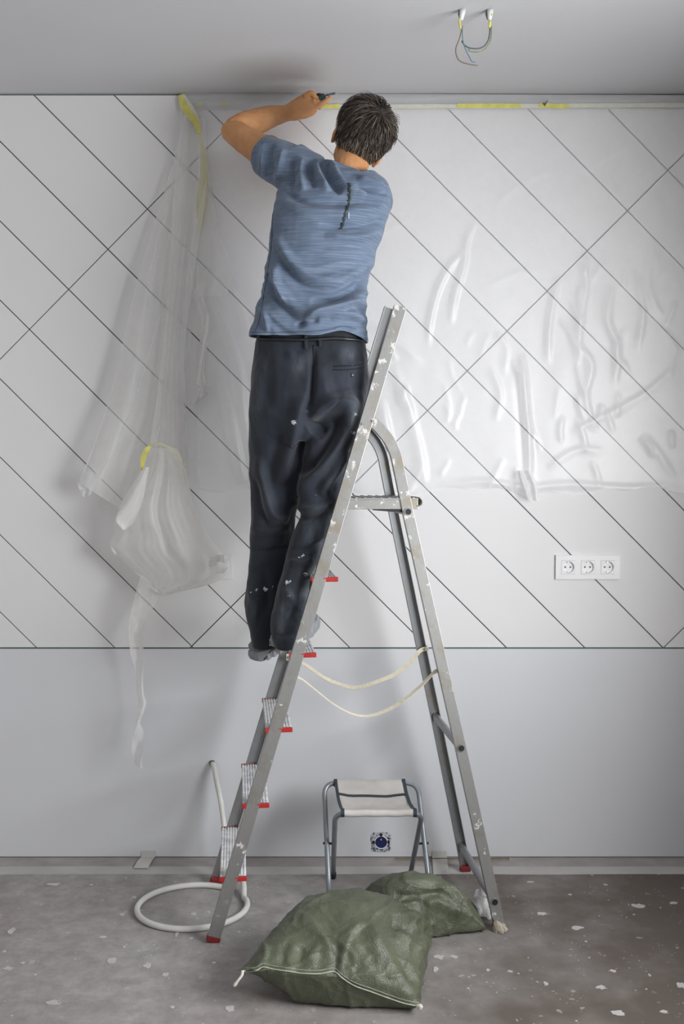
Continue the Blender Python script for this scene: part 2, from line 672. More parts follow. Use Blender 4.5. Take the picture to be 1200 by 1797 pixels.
M['hair'] = m_hair()
M['stubble'] = simple('stubble', rgb(96, 74, 58), 0.8, var=0.25, scale=120)
M['shoe'] = simple('shoe_suede', rgb(126, 130, 132), 0.85, var=0.2, scale=30, bump=0.4)
M['sole'] = simple('shoe_sole', rgb(146, 150, 154), 0.75, var=0.15, scale=40)
M['lug'] = simple('shoe_lug', rgb(176, 172, 178), 0.75, var=0.1, scale=40)
M['knife'] = simple('knife_handle', rgb(46, 74, 74), 0.4)
M['blade'] = simple('knife_blade', rgb(120, 130, 136), 0.25, 0.8)
M['wire_blue'] = simple('wire_blue', rgb(110, 140, 160), 0.5)
M['wire_brown'] = simple('wire_brown', rgb(130, 116, 100), 0.5)
M['wire_grey'] = simple('wire_grey', rgb(96, 106, 112), 0.5)
M['wire_green'] = simple('wire_green_yellow', rgb(140, 150, 112), 0.5, var=0.25, scale=60)
M['box_blue'] = simple('box_blue', rgb(24, 34, 84), 0.5)


def m_splat():
    t = NT('plastered_box_plate')
    v = t.coord()
    a = t.ramp(t.noise(v, 90, 5, 0.7), [(0.44, rgb(52, 62, 78)), (0.5, rgb(190, 192, 198))])
    t.color(a)
    t.set(Roughness=0.8)
    return t.m


M['splat'] = m_splat()
M['rag'] = simple('paper_rag', rgb(176, 168, 152), 0.85, var=0.1, scale=40)
M['string'] = simple('white_string', rgb(220, 216, 206), 0.85)
M['seam'] = simple('pale_seam_thread', rgb(178, 182, 166), 0.8, var=0.2, scale=60)
M['glass'] = NT('window_glass').m
_b = M['glass'].node_tree.nodes['Principled BSDF']
_b.inputs['Transmission Weight'].default_value = 1.0
_b.inputs['Roughness'].default_value = 0.0
_b.inputs['IOR'].default_value = 1.0

# ================================================================== the room
XL, XR, YB = -2.6, 1.53, -5.1
WALL_R = 0.32                 # thickness of the outer wall on the right
ZS = 0.7833                    # joint between diagonal panelling and plain lower wall
PANEL_T = 0.007


def struct(name, mb, mat, parent=None, **kw):
    o = mb.build(name, mat, parent, **kw)
    o['kind'] = 'structure'
    return o


wall = MB().box(((XL + XR) / 2, PANEL_T + 0.06, ROOM_H / 2), XR - XL + 0.4, 0.12, ROOM_H)
wall_back = struct('wall_back', wall, M['backing'])
mesh('lower_wall', *(lambda b: (b.v, b.f))(MB().box(((XL + XR) / 2, 0.0055, (ZS - 0.004) / 2), XR - XL, 0.009, ZS - 0.004)), M['wall'], wall_back)


def clip(poly, a, b, c):
    """keep a*x+b*y<=c"""
    out = []
    for i in range(len(poly)):
        p, q = poly[i], poly[(i + 1) % len(poly)]
        dp, dq = a * p[0] + b * p[1] - c, a * q[0] + b * q[1] - c
        if dp <= 0: out.append(p)
        if (dp < 0 < dq) or (dq < 0 < dp):
            t = dp / (dp - dq)
            out.append((p[0] + (q[0] - p[0]) * t, p[1] + (q[1] - p[1]) * t))
    return out


S1, S2, G = 0.2895, 1.7495, 0.0037
gg = G / math.sqrt(2)
for i in range(-12, 16):
    for j in range(-4, 5):
        a0, a1 = 1.9705 + i * S1, 1.9705 + (i + 1) * S1      # x+z
        b0, b1 = 3.0945 + j * S2, 3.0945 + (j + 1) * S2      # z-x
        a0 += gg; a1 -= gg; b0 += gg; b1 -= gg
        poly = [((a - b) / 2, (a + b) / 2) for a, b in ((a0, b0), (a1, b0), (a1, b1), (a0, b1))]
        for cl in ((-1, 0, -XL), (1, 0, XR), (0, -1, -(ZS + 0.002)), (0, 1, ROOM_H - 0.006)):
            poly = clip(poly, *cl)
            if len(poly) < 3: break
        if len(poly) < 3: continue
        if max(p[0] for p in poly) < -1.9 or min(p[0] for p in poly) > 1.9:
            pass
        pb = MB().prism(poly, (0, PANEL_T, 0), (1, 0, 0), (0, 0, 1), (0, -1, 0), PANEL_T + rnd.uniform(-0.0004, 0.0004))
        o = pb.build('panel', M['panel'], wall_back, bevel=0.0008)

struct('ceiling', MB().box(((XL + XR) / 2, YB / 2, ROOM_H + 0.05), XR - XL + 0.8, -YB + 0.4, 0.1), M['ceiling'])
FLOOR = struct('floor', MB().box(((XL + XR) / 2, YB / 2, -0.06), XR - XL + 0.4, -YB + 0.4, 0.113), M['floor_edge'])
ye0 = P(600, 1534, Z=0)[1]
ye1 = P(600, 1520, Z=0)[1]
ed = []
for i in range(121):
    x = XL + (XR - XL) * i / 120
    ed.append((x, ye0 + 0.006 * noise.noise((x * 2.1, 0, 0)) + 0.002 * noise.noise((x * 17, 3, 0))))
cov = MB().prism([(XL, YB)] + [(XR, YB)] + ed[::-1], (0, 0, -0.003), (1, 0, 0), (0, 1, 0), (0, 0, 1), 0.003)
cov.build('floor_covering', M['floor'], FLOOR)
ed2 = [(x, ye1 + 0.006 * noise.noise((x * 1.7, 5, 0)) + 0.0025 * noise.noise((x * 13, 7, 0))) for x, _ in ed]
MB().prism([(x, y - 0.004) for x, y in ed] + ed2[::-1], (0, 0, -0.0035), (1, 0, 0), (0, 1, 0), (0, 0, 1), 0.0022).build('paper_edge', M['floor_tape'], FLOOR)
# left wall, rear wall with its added window, right wall with its window
struct('wall_left', MB().box((XL - 0.06, YB / 2, ROOM_H / 2), 0.12, -YB, ROOM_H), M['raw'])
wr = MB()
WY0, WY1, WZ0, WZ1 = -3.05, -1.15, 0.91, 2.07
wr.box((XR + WALL_R / 2, YB / 2, WZ0 / 2), WALL_R, -YB, WZ0)
wr.box((XR + WALL_R / 2, YB / 2, (WZ1 + ROOM_H) / 2), WALL_R, -YB, ROOM_H - WZ1)
wr.box((XR + WALL_R / 2, (YB + WY0) / 2, (WZ0 + WZ1) / 2), WALL_R, WY0 - YB, WZ1 - WZ0)
wr.box((XR + WALL_R / 2, WY1 / 2, (WZ0 + WZ1) / 2), WALL_R, -WY1, WZ1 - WZ0)
struct('wall_right', wr, M['raw'])
wb = MB()
BX0, BX1, BZ0, BZ1 = -1.65, 0.45, 0.36, 1.84
wb.box(((XL + XR) / 2, YB - 0.06, BZ0 / 2), XR - XL, 0.12, BZ0)
wb.box(((XL + XR) / 2, YB - 0.06, (BZ1 + ROOM_H) / 2), XR - XL, 0.12, ROOM_H - BZ1)
wb.box(((XL + BX0) / 2, YB - 0.06, (BZ0 + BZ1) / 2), BX0 - XL, 0.12, BZ1 - BZ0)
wb.box(((BX1 + XR) / 2, YB - 0.06, (BZ0 + BZ1) / 2), XR - BX1, 0.12, BZ1 - BZ0)
struct('wall_front', wb, M['raw'])


def window(n, c, w, h, ax):
    c = np.array(c, float); ax = np.array(ax, float)
    ay = np.cross((0, 0, 1), ax)
    root = empty('window_%d' % n, c)
    root['kind'] = 'structure'
    fr = MB()
    for s in (-1, 1):
        fr.box(c + ax * s * (w / 2 - 0.03), 0.06, 0.06, h, ax, ay)
        fr.box(c + np.array((0, 0, s * (h / 2 - 0.03))), w, 0.06, 0.06, ax, ay)
    fr.box(c, 0.06, 0.06, h, ax, ay)
    fr.build('window_frame', M['white_plastic'], root)
    for s in (-1, 1):
        MB().box(c + ax * s * (w / 4), w / 2 - 0.07, 0.006, h - 0.11, ax, ay).build('pane', M['glass'], root)


window(1, (XR + WALL_R + 0.04, (WY0 + WY1) / 2, (WZ0 + WZ1) / 2), WY1 - WY0, WZ1 - WZ0, (0, 1, 0))
window(2, ((BX0 + BX1) / 2, YB - 0.09, (BZ0 + BZ1) / 2), BX1 - BX0, BZ1 - BZ0, (1, 0, 0))  # unseen rear window, added to go with the fill light

# plaster flecks lying on the floor (too many and small to count)
flecks = MB()
spots = [(1120, 1590, 34, 9), (1012, 1629, 30, 8), (950, 1604, 22, 7), (770, 1680, 26, 10), (796, 1679, 20, 7), (764, 1702, 12, 12),
         (856, 1703, 9, 5), (843, 1666, 8, 4), (958, 1727, 12, 8), (1055, 1733, 22, 9), (1084, 1778, 30, 11), (1165, 1776, 18, 7),
         (1195, 1730, 16, 12), (1075, 1704, 16, 6), (1182, 1585, 18, 5), (1063, 1553, 9, 4), (1140, 1712, 8, 5), (895, 1705, 14, 4),
         (95, 1552, 34, 5), (20, 1634, 14, 14), (8, 1670, 8, 5), (196, 1686, 24, 12), (258, 1694, 16, 12), (92, 1760, 30, 9),
         (180, 1645, 12, 5), (218, 1662, 9, 5), (340, 1604, 14, 6), (366, 1601, 10, 5), (215, 1605, 14, 6), (302, 1768, 10, 6),
         (290, 1711, 14, 8), (404, 1770, 26, 12), (310, 1640, 8, 10), (335, 1647, 10, 6), (420, 1636, 9, 4), (375, 1690, 10, 4),
         (14, 1700, 26, 8), (40, 1690, 14, 4), (1000, 1570, 10, 3), (930, 1548, 16, 3), (62, 1711, 8, 4), (160, 1553, 10, 3), (235, 1575, 10, 5)]
for (x, y, w, h) in spots:
    cpt = P(x, y, Z=0)
    sx = w / 2 * mpp(cpt[1]); sy = (P(x, y - h / 2, Z=0)[1] - P(x, y + h / 2, Z=0)[1]) / 2
    k = 14
    ph = rnd.uniform(0, 9)
    pol = [(cpt[0] + sx * math.cos(a) * q, cpt[1] + sy * math.sin(a) * q) for a, q in
           ((2 * math.pi * i / k, 0.75 + 0.55 * noise.noise((ph + 1.7 * math.cos(2 * math.pi * i / k), 1.7 * math.sin(2 * math.pi * i / k), ph))) for i in range(k))]
    flecks.prism(pol, (0, 0, 0), (1, 0, 0), (0, 1, 0), (0, 0, 1), 0.0015)
for _ in range(420):
    x, y = rnd.uniform(-1.6, 1.6), rnd.uniform(-2.6, -0.18)
    s = 0.0016 + 0.003 * rnd.random() ** 2
    pol = [(x + s * math.cos(a) * rnd.uniform(.6, 1.3), y + s * math.sin(a) * rnd.uniform(.6, 1.3)) for a in np.linspace(0, 2 * math.pi, 6)[:-1]]
    flecks.prism(pol, (0, 0, 0), (1, 0, 0), (0, 1, 0), (0, 0, 1), 0.0015)
flecks.build('plaster_flecks', M['plaster'], FLOOR)['kind'] = 'stuff'

# ================================================================== things fixed to or lying by the wall


def ribbon(pts, w_vec, t=0.0012):
    """strip along pts with width vectors"""
    mb = MB()
    n = len(pts)
    v = []
    for p, w in zip(pts, w_vec):
        p = np.array(p, float); w = np.array(w, float)
        v += [p - w, p + w]
    nn = []
    for i in range(n):
        d = np.array(pts[min(i + 1, n - 1)], float) - np.array(pts[max(i - 1, 0)], float)
        c_ = np.cross(d, np.array(w_vec[i], float))
        c_ /= np.linalg.norm(c_) + 1e-12
        nn += [c_, c_]
    v2 = [a + b * t for a, b in zip(v, nn)]
    m = len(v)
    f = []
    for i in range(n - 1):
        a, b, c_, d = 2 * i, 2 * i + 1, 2 * i + 3, 2 * i + 2
        f += [(a, b, c_, d), (m + a, m + d, m + c_, m + b), (a, d, m + d, m + a), (b, m + b, m + c_, c_)]
    f += [(0, m, m + 1, 1), (m - 2, m - 1, 2 * m - 1, 2 * m - 2)]
    return mb.add(v + v2, f)


def tape_on_floor(px, y0, y1, w, label):
    """short strip stuck from the wall foot on to the floor"""
    pts = [P(px[0], y0, Z=0.0)]
    a = P(px[0], y0, Z=0.001); b = P(px[1], y1, Z=0.001)
    pts = [np.array((a[0], -0.001, 0.022)), np.array((a[0], -0.0015, 0.004))]
    for i in range(8):
        t = i / 7
        q = np.array((a[0], -0.006, 0.002)) * (1 - t) + b * t
        q[2] = 0.0015 + 0.004 * math.sin(math.pi * t)
        pts.append(q)
    o = ribbon(pts, [np.array((w / 2, 0, 0))] * len(pts)).build('paper_tape', M['paper_tape'], origin=tuple(a))
    tag(o, label, 'tape', 'paper tape tabs at the wall foot')


tape_on_floor((258, 247), 1508, 1524, 0.052, 'short grey paper tape tab at wall foot left of the ladder')
tape_on_floor((772, 774), 1508, 1535, 0.055, 'wide pale paper tape tab at wall foot right of the stool')
lath = MB()
lp = [P(x, y, Y=-0.03) for x, y in ((692, 1505), (760, 1503), (830, 1504), (886, 1505), (893, 1506))]
lp = [np.array((p[0], p[1], 0.005)) for p in lp]
lath.tube(spline(lp, 20), [0.0022] * 17 + [0.005, 0.006, 0.003], 6, flat=1.6)
tag(lath.build('wood_lath', M['lath'], origin=tuple(lp[0])), 'thin yellowish wooden strip lying along the wall foot behind the ladder', 'wood strip')


def socket_plate(x0, x1, y0, y1, label, n=3):
    a = P(x0, y1, Y=0); b = P(x1, y0, Y=0)
    W, H = b[0] - a[0], b[2] - a[2]
    cx, cz = (a[0] + b[0]) / 2, (a[2] + b[2]) / 2
    root = empty('wall_socket', (cx, 0, cz))
    tag(root, label, 'socket', 'triple wall sockets')
    pitch = W * 0.307
    ins = pitch * 0.70
    fr = MB()
    T = 0.0095
    fr.box((cx, -T / 2, cz + (H / 2 + ins / 2) / 2), W, T, H / 2 - ins / 2)
    fr.box((cx, -T / 2, cz - (H / 2 + ins / 2) / 2), W, T, H / 2 - ins / 2)
    xs = [cx + (i - 1) * pitch for i in range(3)]
    edges = [cx - W / 2] + sum([[x - ins / 2, x + ins / 2] for x in xs], []) + [cx + W / 2]
    for i in range(0, 8, 2):
        fr.box(((edges[i] + edges[i + 1]) / 2, -T / 2, cz), edges[i + 1] - edges[i], T, ins)
    fr.build('frame', M['white_plastic'], root)
    for x in xs:
        m = 32
        r = ins * 0.42
        s = ins / 2 - 0.0006
        sq = []
        for k in range(m):
            th = 2 * math.pi * k / m
            c_, s_ = math.cos(th), math.sin(th)
            q = s / max(abs(c_), abs(s_))
            sq.append((c_ * q, s_ * q))
        rings = [[(x + p[0], -0.001, cz + p[1]) for p in sq],
                 [(x + p[0], -T - 0.0015, cz + p[1]) for p in sq],
                 [(x + r * 1.06 * math.cos(2 * math.pi * k / m), -T - 0.0015, cz + r * 1.06 * math.sin(2 * math.pi * k / m)) for k in range(m)],
                 [(x + r * math.cos(2 * math.pi * k / m), -T - 0.0005, cz + r * math.sin(2 * math.pi * k / m)) for k in range(m)],
                 [(x + r * 0.94 * math.cos(2 * math.pi * k / m), -0.0012, cz + r * 0.94 * math.sin(2 * math.pi * k / m)) for k in range(m)]]
        b_ = MB().loft(rings, cap=False)
        b_.add([rings[-1][k] for k in range(m)], [tuple(range(m))])
        cup = b_.build('socket_insert', M['white_plastic'], root, smooth=False)
        for dx in (-1, 1):
            MB().tube([(x + dx * 0.0095, -0.0022, cz), (x + dx * 0.0095, -0.0008, cz)], 0.0034, 10).build('pin_hole', M['dark_hole'], cup)
        for dz in (-1, 1):
            MB().box((x, -0.004, cz + dz * r * 0.86), 0.005, 0.006, 0.004).build('earth_clip', M['bolt'], cup)
    return root


socket_plate(974, 1087, 974, 1016, 'white triple wall socket on the panelled wall right of the ladder')
socket_plate(294, 407, 974, 1016, 'white triple wall socket mostly hidden behind the hanging plastic bundle')

# open flush box in the lower wall
a = P(651, 1494, Y=0.001); b = P(686, 1461, Y=0.001)
bc = (a + b) / 2
W = b[0] - a[0]
root = empty('flush_box', tuple(bc))
tag(root, 'plaster-splashed square flush box with a dark blue hole under the stool', 'junction box')
m = 28
sq = []
for k in range(m):
    th = 2 * math.pi * k / m
    q = W / 2 / max(abs(math.cos(th)), abs(math.sin(th)))
    sq.append((math.cos(th) * q * (1 + 0.06 * math.sin(5 * th)), math.sin(th) * q * (1 + 0.05 * math.cos(4 * th))))
cir = lambda r, y, s=1: [(bc[0] + r * math.cos(2 * math.pi * k / m), y, bc[2] + r * math.sin(2 * math.pi * k / m)) for k in range(m)]
MB().loft([[(bc[0] + p[0], 0.0008, bc[2] + p[1]) for p in sq], [(bc[0] + p[0] * .98, -0.001, bc[2] + p[1] * .98) for p in sq], cir(W * 0.33, -0.0015)], cap=False).build('plate', M['splat'], root)
MB().loft([cir(W * 0.345, -0.001), cir(W * 0.345, -0.004), cir(W * 0.30, -0.004), cir(W * 0.30, 0.0)], cap=False).build('collar', M['white_plastic'], root)
cup = MB().loft([cir(W * 0.305, -0.002), cir(W * 0.29, 0.0004)], cap=False)
cup.add(cir(W * 0.29, 0.0004), [tuple(range(m))])
cup.build('cup', M['box_blue'], root)
for dx, dz in ((-0.37, 0), (0.37, 0.02), (0, 0.38)):
    MB().box((bc[0] + dx * W, -0.002, bc[2] + dz * W), 0.009, 0.004, 0.011).build('screw_lug', M['black'], root)
MB().box((bc[0], -0.0015, bc[2] + 0.13 * W), 0.004, 0.003, 0.004).build('terminal', M['white_plastic'], root)

# electrical cable ends hanging out of the ceiling
cl = P(814, 17, Z=ROOM_H); cr = P(861, 17, Z=ROOM_H)
YW = cl[1]
root = empty('ceiling_wiring', tuple((cl + cr) / 2))
tag(root, 'bare wire ends with yellow sleeves hanging from two holes in the ceiling', 'wiring')


def wp(pts, off=0.0):
    return [P(x, y, Y=YW + off) for x, y in pts]


def wire(name, pts, r, mat, off=0.0, n=24):
    return MB().tube(spline(wp(pts, off), n), r, 8).build(name, mat, root, smooth=True)


for (x, dx) in ((812, -2), (860, 0)):
    top = P(x, 17, Z=ROOM_H)
    st = MB()
    c0 = np.array((top[0], YW, ROOM_H))
    c1 = P(x + dx - 1, 35, Y=YW)
    st.tube([c0, c0 * .6 + c1 * .4, c1], [0.010, 0.0085, 0.0055], 10)
    st.build('cable_sheath', M['white_plastic'], root, smooth=True)
    MB().tube([c0 + (-.005, 0.004, 0), P(x - 5, 26, Y=YW + 0.004), P(x - 4, 34, Y=YW + 0.004)], [0.007, 0.006, 0.003], 8).build('cable_sheath', M['wire_grey'], root, smooth=True)
wire('yellow_sleeve', [(806, 33), (806.5, 40), (808, 50)], 0.0036, M['yellow_tape'], -0.004, 6)
wire('yellow_sleeve', [(861, 24), (863, 28)], 0.004, M['yellow_tape'], -0.004, 4)
wire('yellow_sleeve', [(860, 37), (859, 42), (858.5, 48)], 0.0044, M['yellow_tape'], -0.004, 6)
wire('wire', [(811, 46), (806, 68), (800, 84), (801, 98), (808, 108), (824, 113), (838, 115)], 0.0019, M['wire_brown'])
wire('wire', [(811, 48), (811.5, 66), (815, 82), (822, 97), (828, 108), (834, 109)], 0.0016, M['wire_blue'], 0.004)
wire('wire', [(810, 72), (815, 79), (823, 84), (837, 85.5), (848, 82), (856, 72), (859, 58), (859.5, 46)], 0.0022, M['wire_grey'], 0.006)
wire('wire', [(822, 86), (826, 90.5), (842, 91), (853, 84), (860, 72), (862, 60), (862, 46)], 0.0018, M['wire_green'], 0.010)

# white hose: out of the wall, down behind the ladder, once round on the floor
hp = [P(372, 1341, Y=0.002), P(375, 1344, Y=-0.02), P(380, 1370, Y=-0.05), P(388, 1410, Y=-0.085), P(395, 1460, Y=-0.13), P(404, 1510, Y=-0.17), P(414, 1538, Y=-0.19)]
loop = []
cxp, cyp = 338.5, 1588.0
HR = 0.0095
loop_ctr = P(cxp, cyp, Z=HR)
lx = 97 * mpp(loop_ctr[1])
ly = (P(cxp, 1552, Z=HR)[1] - P(cxp, 1629, Z=HR)[1]) / 2
loop_cy = (P(cxp, 1552, Z=HR)[1] + P(cxp, 1629, Z=HR)[1]) / 2
loop_cy -= 0.006
for k in range(41):
    th = R(25) - R(332) * k / 40
    loop.append(np.array((loop_ctr[0] + lx * math.cos(th), loop_cy + ly * math.sin(th), HR + 0.0005)))
hp[-2] = P(406, 1505, Y=-0.155)
hp[-1] = np.array((loop[0][0] - 0.012, loop[0][1] + 0.075, 0.035))
hose = MB().tube(spline(hp + loop, 220), HR, 14)
hz = empty('hose', (loop_ctr[0], loop_cy, 0))
tag(hz, 'white flexible hose coming out of the wall and coiled once on the floor', 'hose')
hose.build('tube', M['hose'], hz, smooth=True)
MB().tube([P(372, 1340, Y=-0.001), P(371.5, 1338, Y=-0.006)], 0.011, 12).build('wall_bush', M['wire_grey'], hz, smooth=True)

# ================================================================== step ladder
NF = P(372, 1655, Z=0); FF = P(379, 1547, Z=0); NR = P(877, 1634, Z=0); FR = P(827, 1525, Z=0)
LB = (NF + FF) / 2
U = (NR + FR) / 2 - LB
U /= np.linalg.norm(U)
V = np.array((-U[1], U[0], 0.0))
K = np.array((0, 0, 1.0))


def PV(px, py, v):
    """pixel -> point on the ladder's vertical plane at sideways offset v"""
    r = ray(px, py)
    t = (v - (CAMP - LB).dot(V)) / r.dot(V)
    return CAMP + t * r


def Lp(u, v, z):
    return LB + U * u + V * v + K * z


HW0, HW1 = 0.229, 0.160
topn = PV(703, 537, -HW1)
ZT = topn[2]
UT = (topn - LB).dot(U)
U0 = ((NF - LB).dot(U) + (FF - LB).dot(U)) / 2


def hw(z): return HW0 + (HW1 - HW0) * z / ZT
def uf(z): return U0 + (UT - U0) * z / ZT


ladder = empty('step_ladder', tuple(LB + U * 0.45))
tag(ladder, 'paint-splashed aluminium step ladder with red step caps and a top platform', 'ladder')


def channel(w, d, t, s):
    """U profile, web outward: coordinates (along width, inward)"""
    return [(-w / 2, 0), (w / 2, 0), (w / 2, d), (w / 2 - t, d), (w / 2 - t, t), (-w / 2 + t, t), (-w / 2 + t, d), (-w / 2, d)]


def sweep(profile, pts, ax_hint, inward):
    """profile points (a,b): a across in ladder plane, b along inward"""
    rings = []
    n = len(pts)
    for i, p in enumerate(pts):
        d = np.array(pts[min(i + 1, n - 1)]) - np.array(pts[max(i - 1, 0)])
        d /= np.linalg.norm(d)
        b = np.array(inward, float); b -= d * b.dot(d); b /= np.linalg.norm(b)
        a_ = np.cross(b, d)
        if a_.dot(ax_hint) < 0: a_ = -a_
        rings.append([np.array(p) + a_ * q[0] + b * q[1] for q in profile])
    return MB().loft(rings)


RW, RD = 0.039, 0.022
for s in (-1, 1):
    zt = ZT if s < 0 else ZT + 0.045
    p0 = Lp(uf(0.012), s * hw(0.012), 0.012); p1 = Lp(uf(zt), s * hw(zt), zt)
    rail = sweep(channel(RW, RD, 0.003, s), [p0, p0 + (p1 - p0) * 0.5, p1], U, -s * V)
    o = rail.build('front_rail', M['alu_dirty' if s < 0 else 'alu'], ladder, bevel=0.001)
    # cut the top corner of the rail rounded
    dr = (p1 - p0) / np.linalg.norm(p1 - p0)
    c0 = Lp(uf(0.0), s * hw(0), 0)
    MB().bar(c0 - V * s * RD / 2, p0 + dr * 0.006 - V * s * RD / 2, RW + 0.003, RD + 0.004, U).build('foot', M['dark_red'], ladder, bevel=0.002)
    # rivets at the hinge
    for (px, py) in ((654, 739), (636, 744)):
        q = PV(px, py, -hw(1.6) - 0.001) if s < 0 else None
        if q is not None:
            MB().tube([q, q - V * 0.003], 0.004, 10).build('rivet', M['bolt'], ladder)

step_px = [1540, 1411, 1278, 1146.5, 1013.5]
step_cx = [410, 449.5, 490.5, 532.5, 571]
SZ = []
for i, (py, cx) in enumerate(zip(step_px, step_cx)):
    z = 0.2 + 0.22 * i
    for _ in range(4):
        q = PV(cx, py, -hw(z)); z = q[2]
    SZ.append(z)
    uc = (q - LB).dot(U) - 0.002
    h = hw(z) - 0.004
    st = MB()
    dp = 0.080
    st.box(Lp(uc, 0, z - 0.007), dp, 2 * h - 0.004, 0.010, U, V)
    for k in range(9):
        st.box(Lp(uc + dp * (k - 4) / 9.0, 0, z - 0.001), 0.0042, 2 * h, 0.0035, U, V)
    so = st.build('step', M['step'], ladder)
    for s in (-1, 1):
        MB().box(Lp(uc, s * (h - 0.001), z - 0.0065), dp + 0.004, 0.010, 0.0145, U, V).build('end_cap', M['red'], so, bevel=0.002)
    if i == 3:
        for s in (-1, 1):
            q = Lp(uf(z) - 0.006, s * (hw(z) - 0.02), z - 0.045)
            MB().tube([q, q - V * 0.006], 0.008, 12).build('strap_bolt', M['bolt'], ladder)

# top platform
pz = PV(660, 874, -0.19)[2]
pu0 = (PV(606, 880, -0.19) - LB).dot(U); pu1 = (PV(737, 880, -0.19) - LB).dot(U)
hp_ = hw(pz) - 0.024
pf = MB()
pf.box(Lp((pu0 + pu1) / 2, 0, pz - 0.004), pu1 - pu0, 2 * hp_, 0.006, U, V)
for s in (-1, 1):
    pf.box(Lp((pu0 + pu1) / 2, s * (hp_ - 0.003), pz - 0.020), pu1 - pu0, 0.004, 0.032, U, V)
for k in range(9):
    pf.box(Lp(pu0 + (pu1 - pu0) * (k + 0.5) / 9, 0, pz), 0.005, 2 * hp_ - 0.01, 0.003, U, V)
plat = pf.build('platform', M['alu_dirty'], ladder, bevel=0.001)
lipb = MB()
lip = []
for k in range(9):
    th = R(90) - R(200) * k / 8
    lip.append((0.012 * math.cos(th), 0.012 * math.sin(th)))
prof = [Lp(pu1 + a_, 0, pz - 0.013 + b_) for a_, b_ in lip]
rings = []
lipb = ribbon(prof, [V * hp_] * len(prof), 0.003)
lipb.build('hook_lip', M['alu_dirty'], plat, smooth=True)
MB().bar(PV(654, 892.5, -hp_ + 0.01), PV(712, 897, -hp_ + 0.01), 0.010, 0.014, K).build('locking_arm', M['black'], plat)

# rear legs
LW, LD = 0.034, 0.022
HR0 = abs((NR - LB).dot(V) - (FR - LB).dot(V)) / 2
vm = ((NR - LB).dot(V) + (FR - LB).dot(V)) / 2
HR1 = 0.150


def hr(z): return HR0 + (HR1 - HR0) * min(z, 1.5) / 1.5


path_px = [(877, 1634), (868, 1583), (809, 1313), (760, 1095), (716, 898), (700, 822), (696, 803), (690.5, 787), (682, 771), (671, 757), (660, 745), (650, 738)]
prof_uz = []
z = 0.0
for px, py in path_px:
    for _ in range(5):
        q = PV(px, py, vm - hr(z)); z = max(0, q[2])
    prof_uz.append(((q - LB).dot(U), z))
uz = np.array(prof_uz)
uz[0, 1] = 0.0
dense = np.vstack([uz[:5], spline(uz[4:], 22)[1:]])


def ur(z): return np.interp(z, uz[:6, 1], uz[:6, 0])


for s in (-1, 1):
    pts = [Lp(u_, vm + s * hr(z_), z_ + (0.012 if i == 0 else 0)) for i, (u_, z_) in enumerate(dense)]
    leg = sweep(channel(LW, LD, 0.003, s), pts, U, -s * V)
    leg.build('rear_leg', M['alu_dirty' if s < 0 else 'alu'], ladder, bevel=0.001)
    c0 = Lp(dense[0][0], vm + s * hr(0), 0)
    MB().bar(c0 - V * s * LD / 2, pts[0] - V * s * LD / 2 + K * 0.006, LW + 0.003, LD + 0.004, U).build('foot', M['dark_red'], ladder, bevel=0.002)
for py, px in ((898, 716), (1313, 809), (1583, 868)):
    q = PV(px, py, vm - hr(PV(px, py, vm - 0.2)[2]))
    u_, z_ = (q - LB).dot(U), q[2]
    e = hr(z_) + 0.003
    a_, b_ = Lp(u_, vm - e, z_), Lp(u_, vm + e, z_)
    n = 20
    rings = []
    for (pp, rr_) in ((a_ + V * .02, 0.0085), (a_, 0.0085), (a_, 0.0125), (b_, 0.0125), (b_, 0.0085), (b_ - V * .02, 0.0085)):
        rings.append([pp + rr_ * (math.cos(2 * math.pi * k / n) * U + math.sin(2 * math.pi * k / n) * K) for k in range(n)])
    rg = MB().loft(rings).build('rung_tube', M['alu'], ladder, smooth=False)
    for pp, sg in ((a_, 1), (b_, -1)):
        MB().tube([pp + V * sg * 0.010, pp - V * sg * 0.0006], 0.0094, 16).build('tube_end_shade', M['black'], rg)  # black disc stands in for the shade inside the open tube end

# webbing straps between front rails and rear legs
def strap(pxs, v, wpx, twist, name='strap'):
    pts = spline([PV(x, y, v) for x, y in pxs], 40)
    w = []
    for i in range(40):
        d = pts[min(i + 1, 39)] - pts[max(i - 1, 0)]
        d /= np.linalg.norm(d)
        perp = np.cross(d, V)
        t_ = twist(i / 39.0)
        w.append((perp * math.cos(t_) + V * math.sin(t_)) * wpx / 2)
    return ribbon(pts, w, 0.0015).build(name, M['strap'], ladder, smooth=False)


vs_far = hw(SZ[3]) - 0.03
strap([(505, 1150), (536, 1167), (570, 1190), (605, 1204), (628, 1206.5), (660, 1197), (695, 1182), (722, 1160), (737, 1142), (752, 1138)], vs_far, 0.014,
      lambda t: 0.95 - 0.7 * t)
strap([(521, 1188), (532, 1194), (556, 1213), (585, 1236), (615, 1252), (640, 1257), (665, 1252), (700, 1235), (735, 1207), (752, 1190), (762, 1180), (770, 1176)], -hw(SZ[3]) + 0.03, 0.013,
      lambda t: 1.25 + 0.25 * math.sin(7 * t) - 1.0 * max(0, t - 0.86) * 7)
q = PV(748, 1138.5, vm + hr(0.8) - 0.03)
MB().tube([q, q - V * 0.008], 0.0062, 12).build('strap_bolt', M['bolt'], ladder)
q = PV(508, 1153, vs_far - 0.004)
MB().box(q, 0.022, 0.004, 0.022, U, V).build('strap_tab', M['strap'], ladder)
MB().tube([q, q - V * 0.008], 0.0062, 12).build('strap_bolt', M['bolt'], ladder)
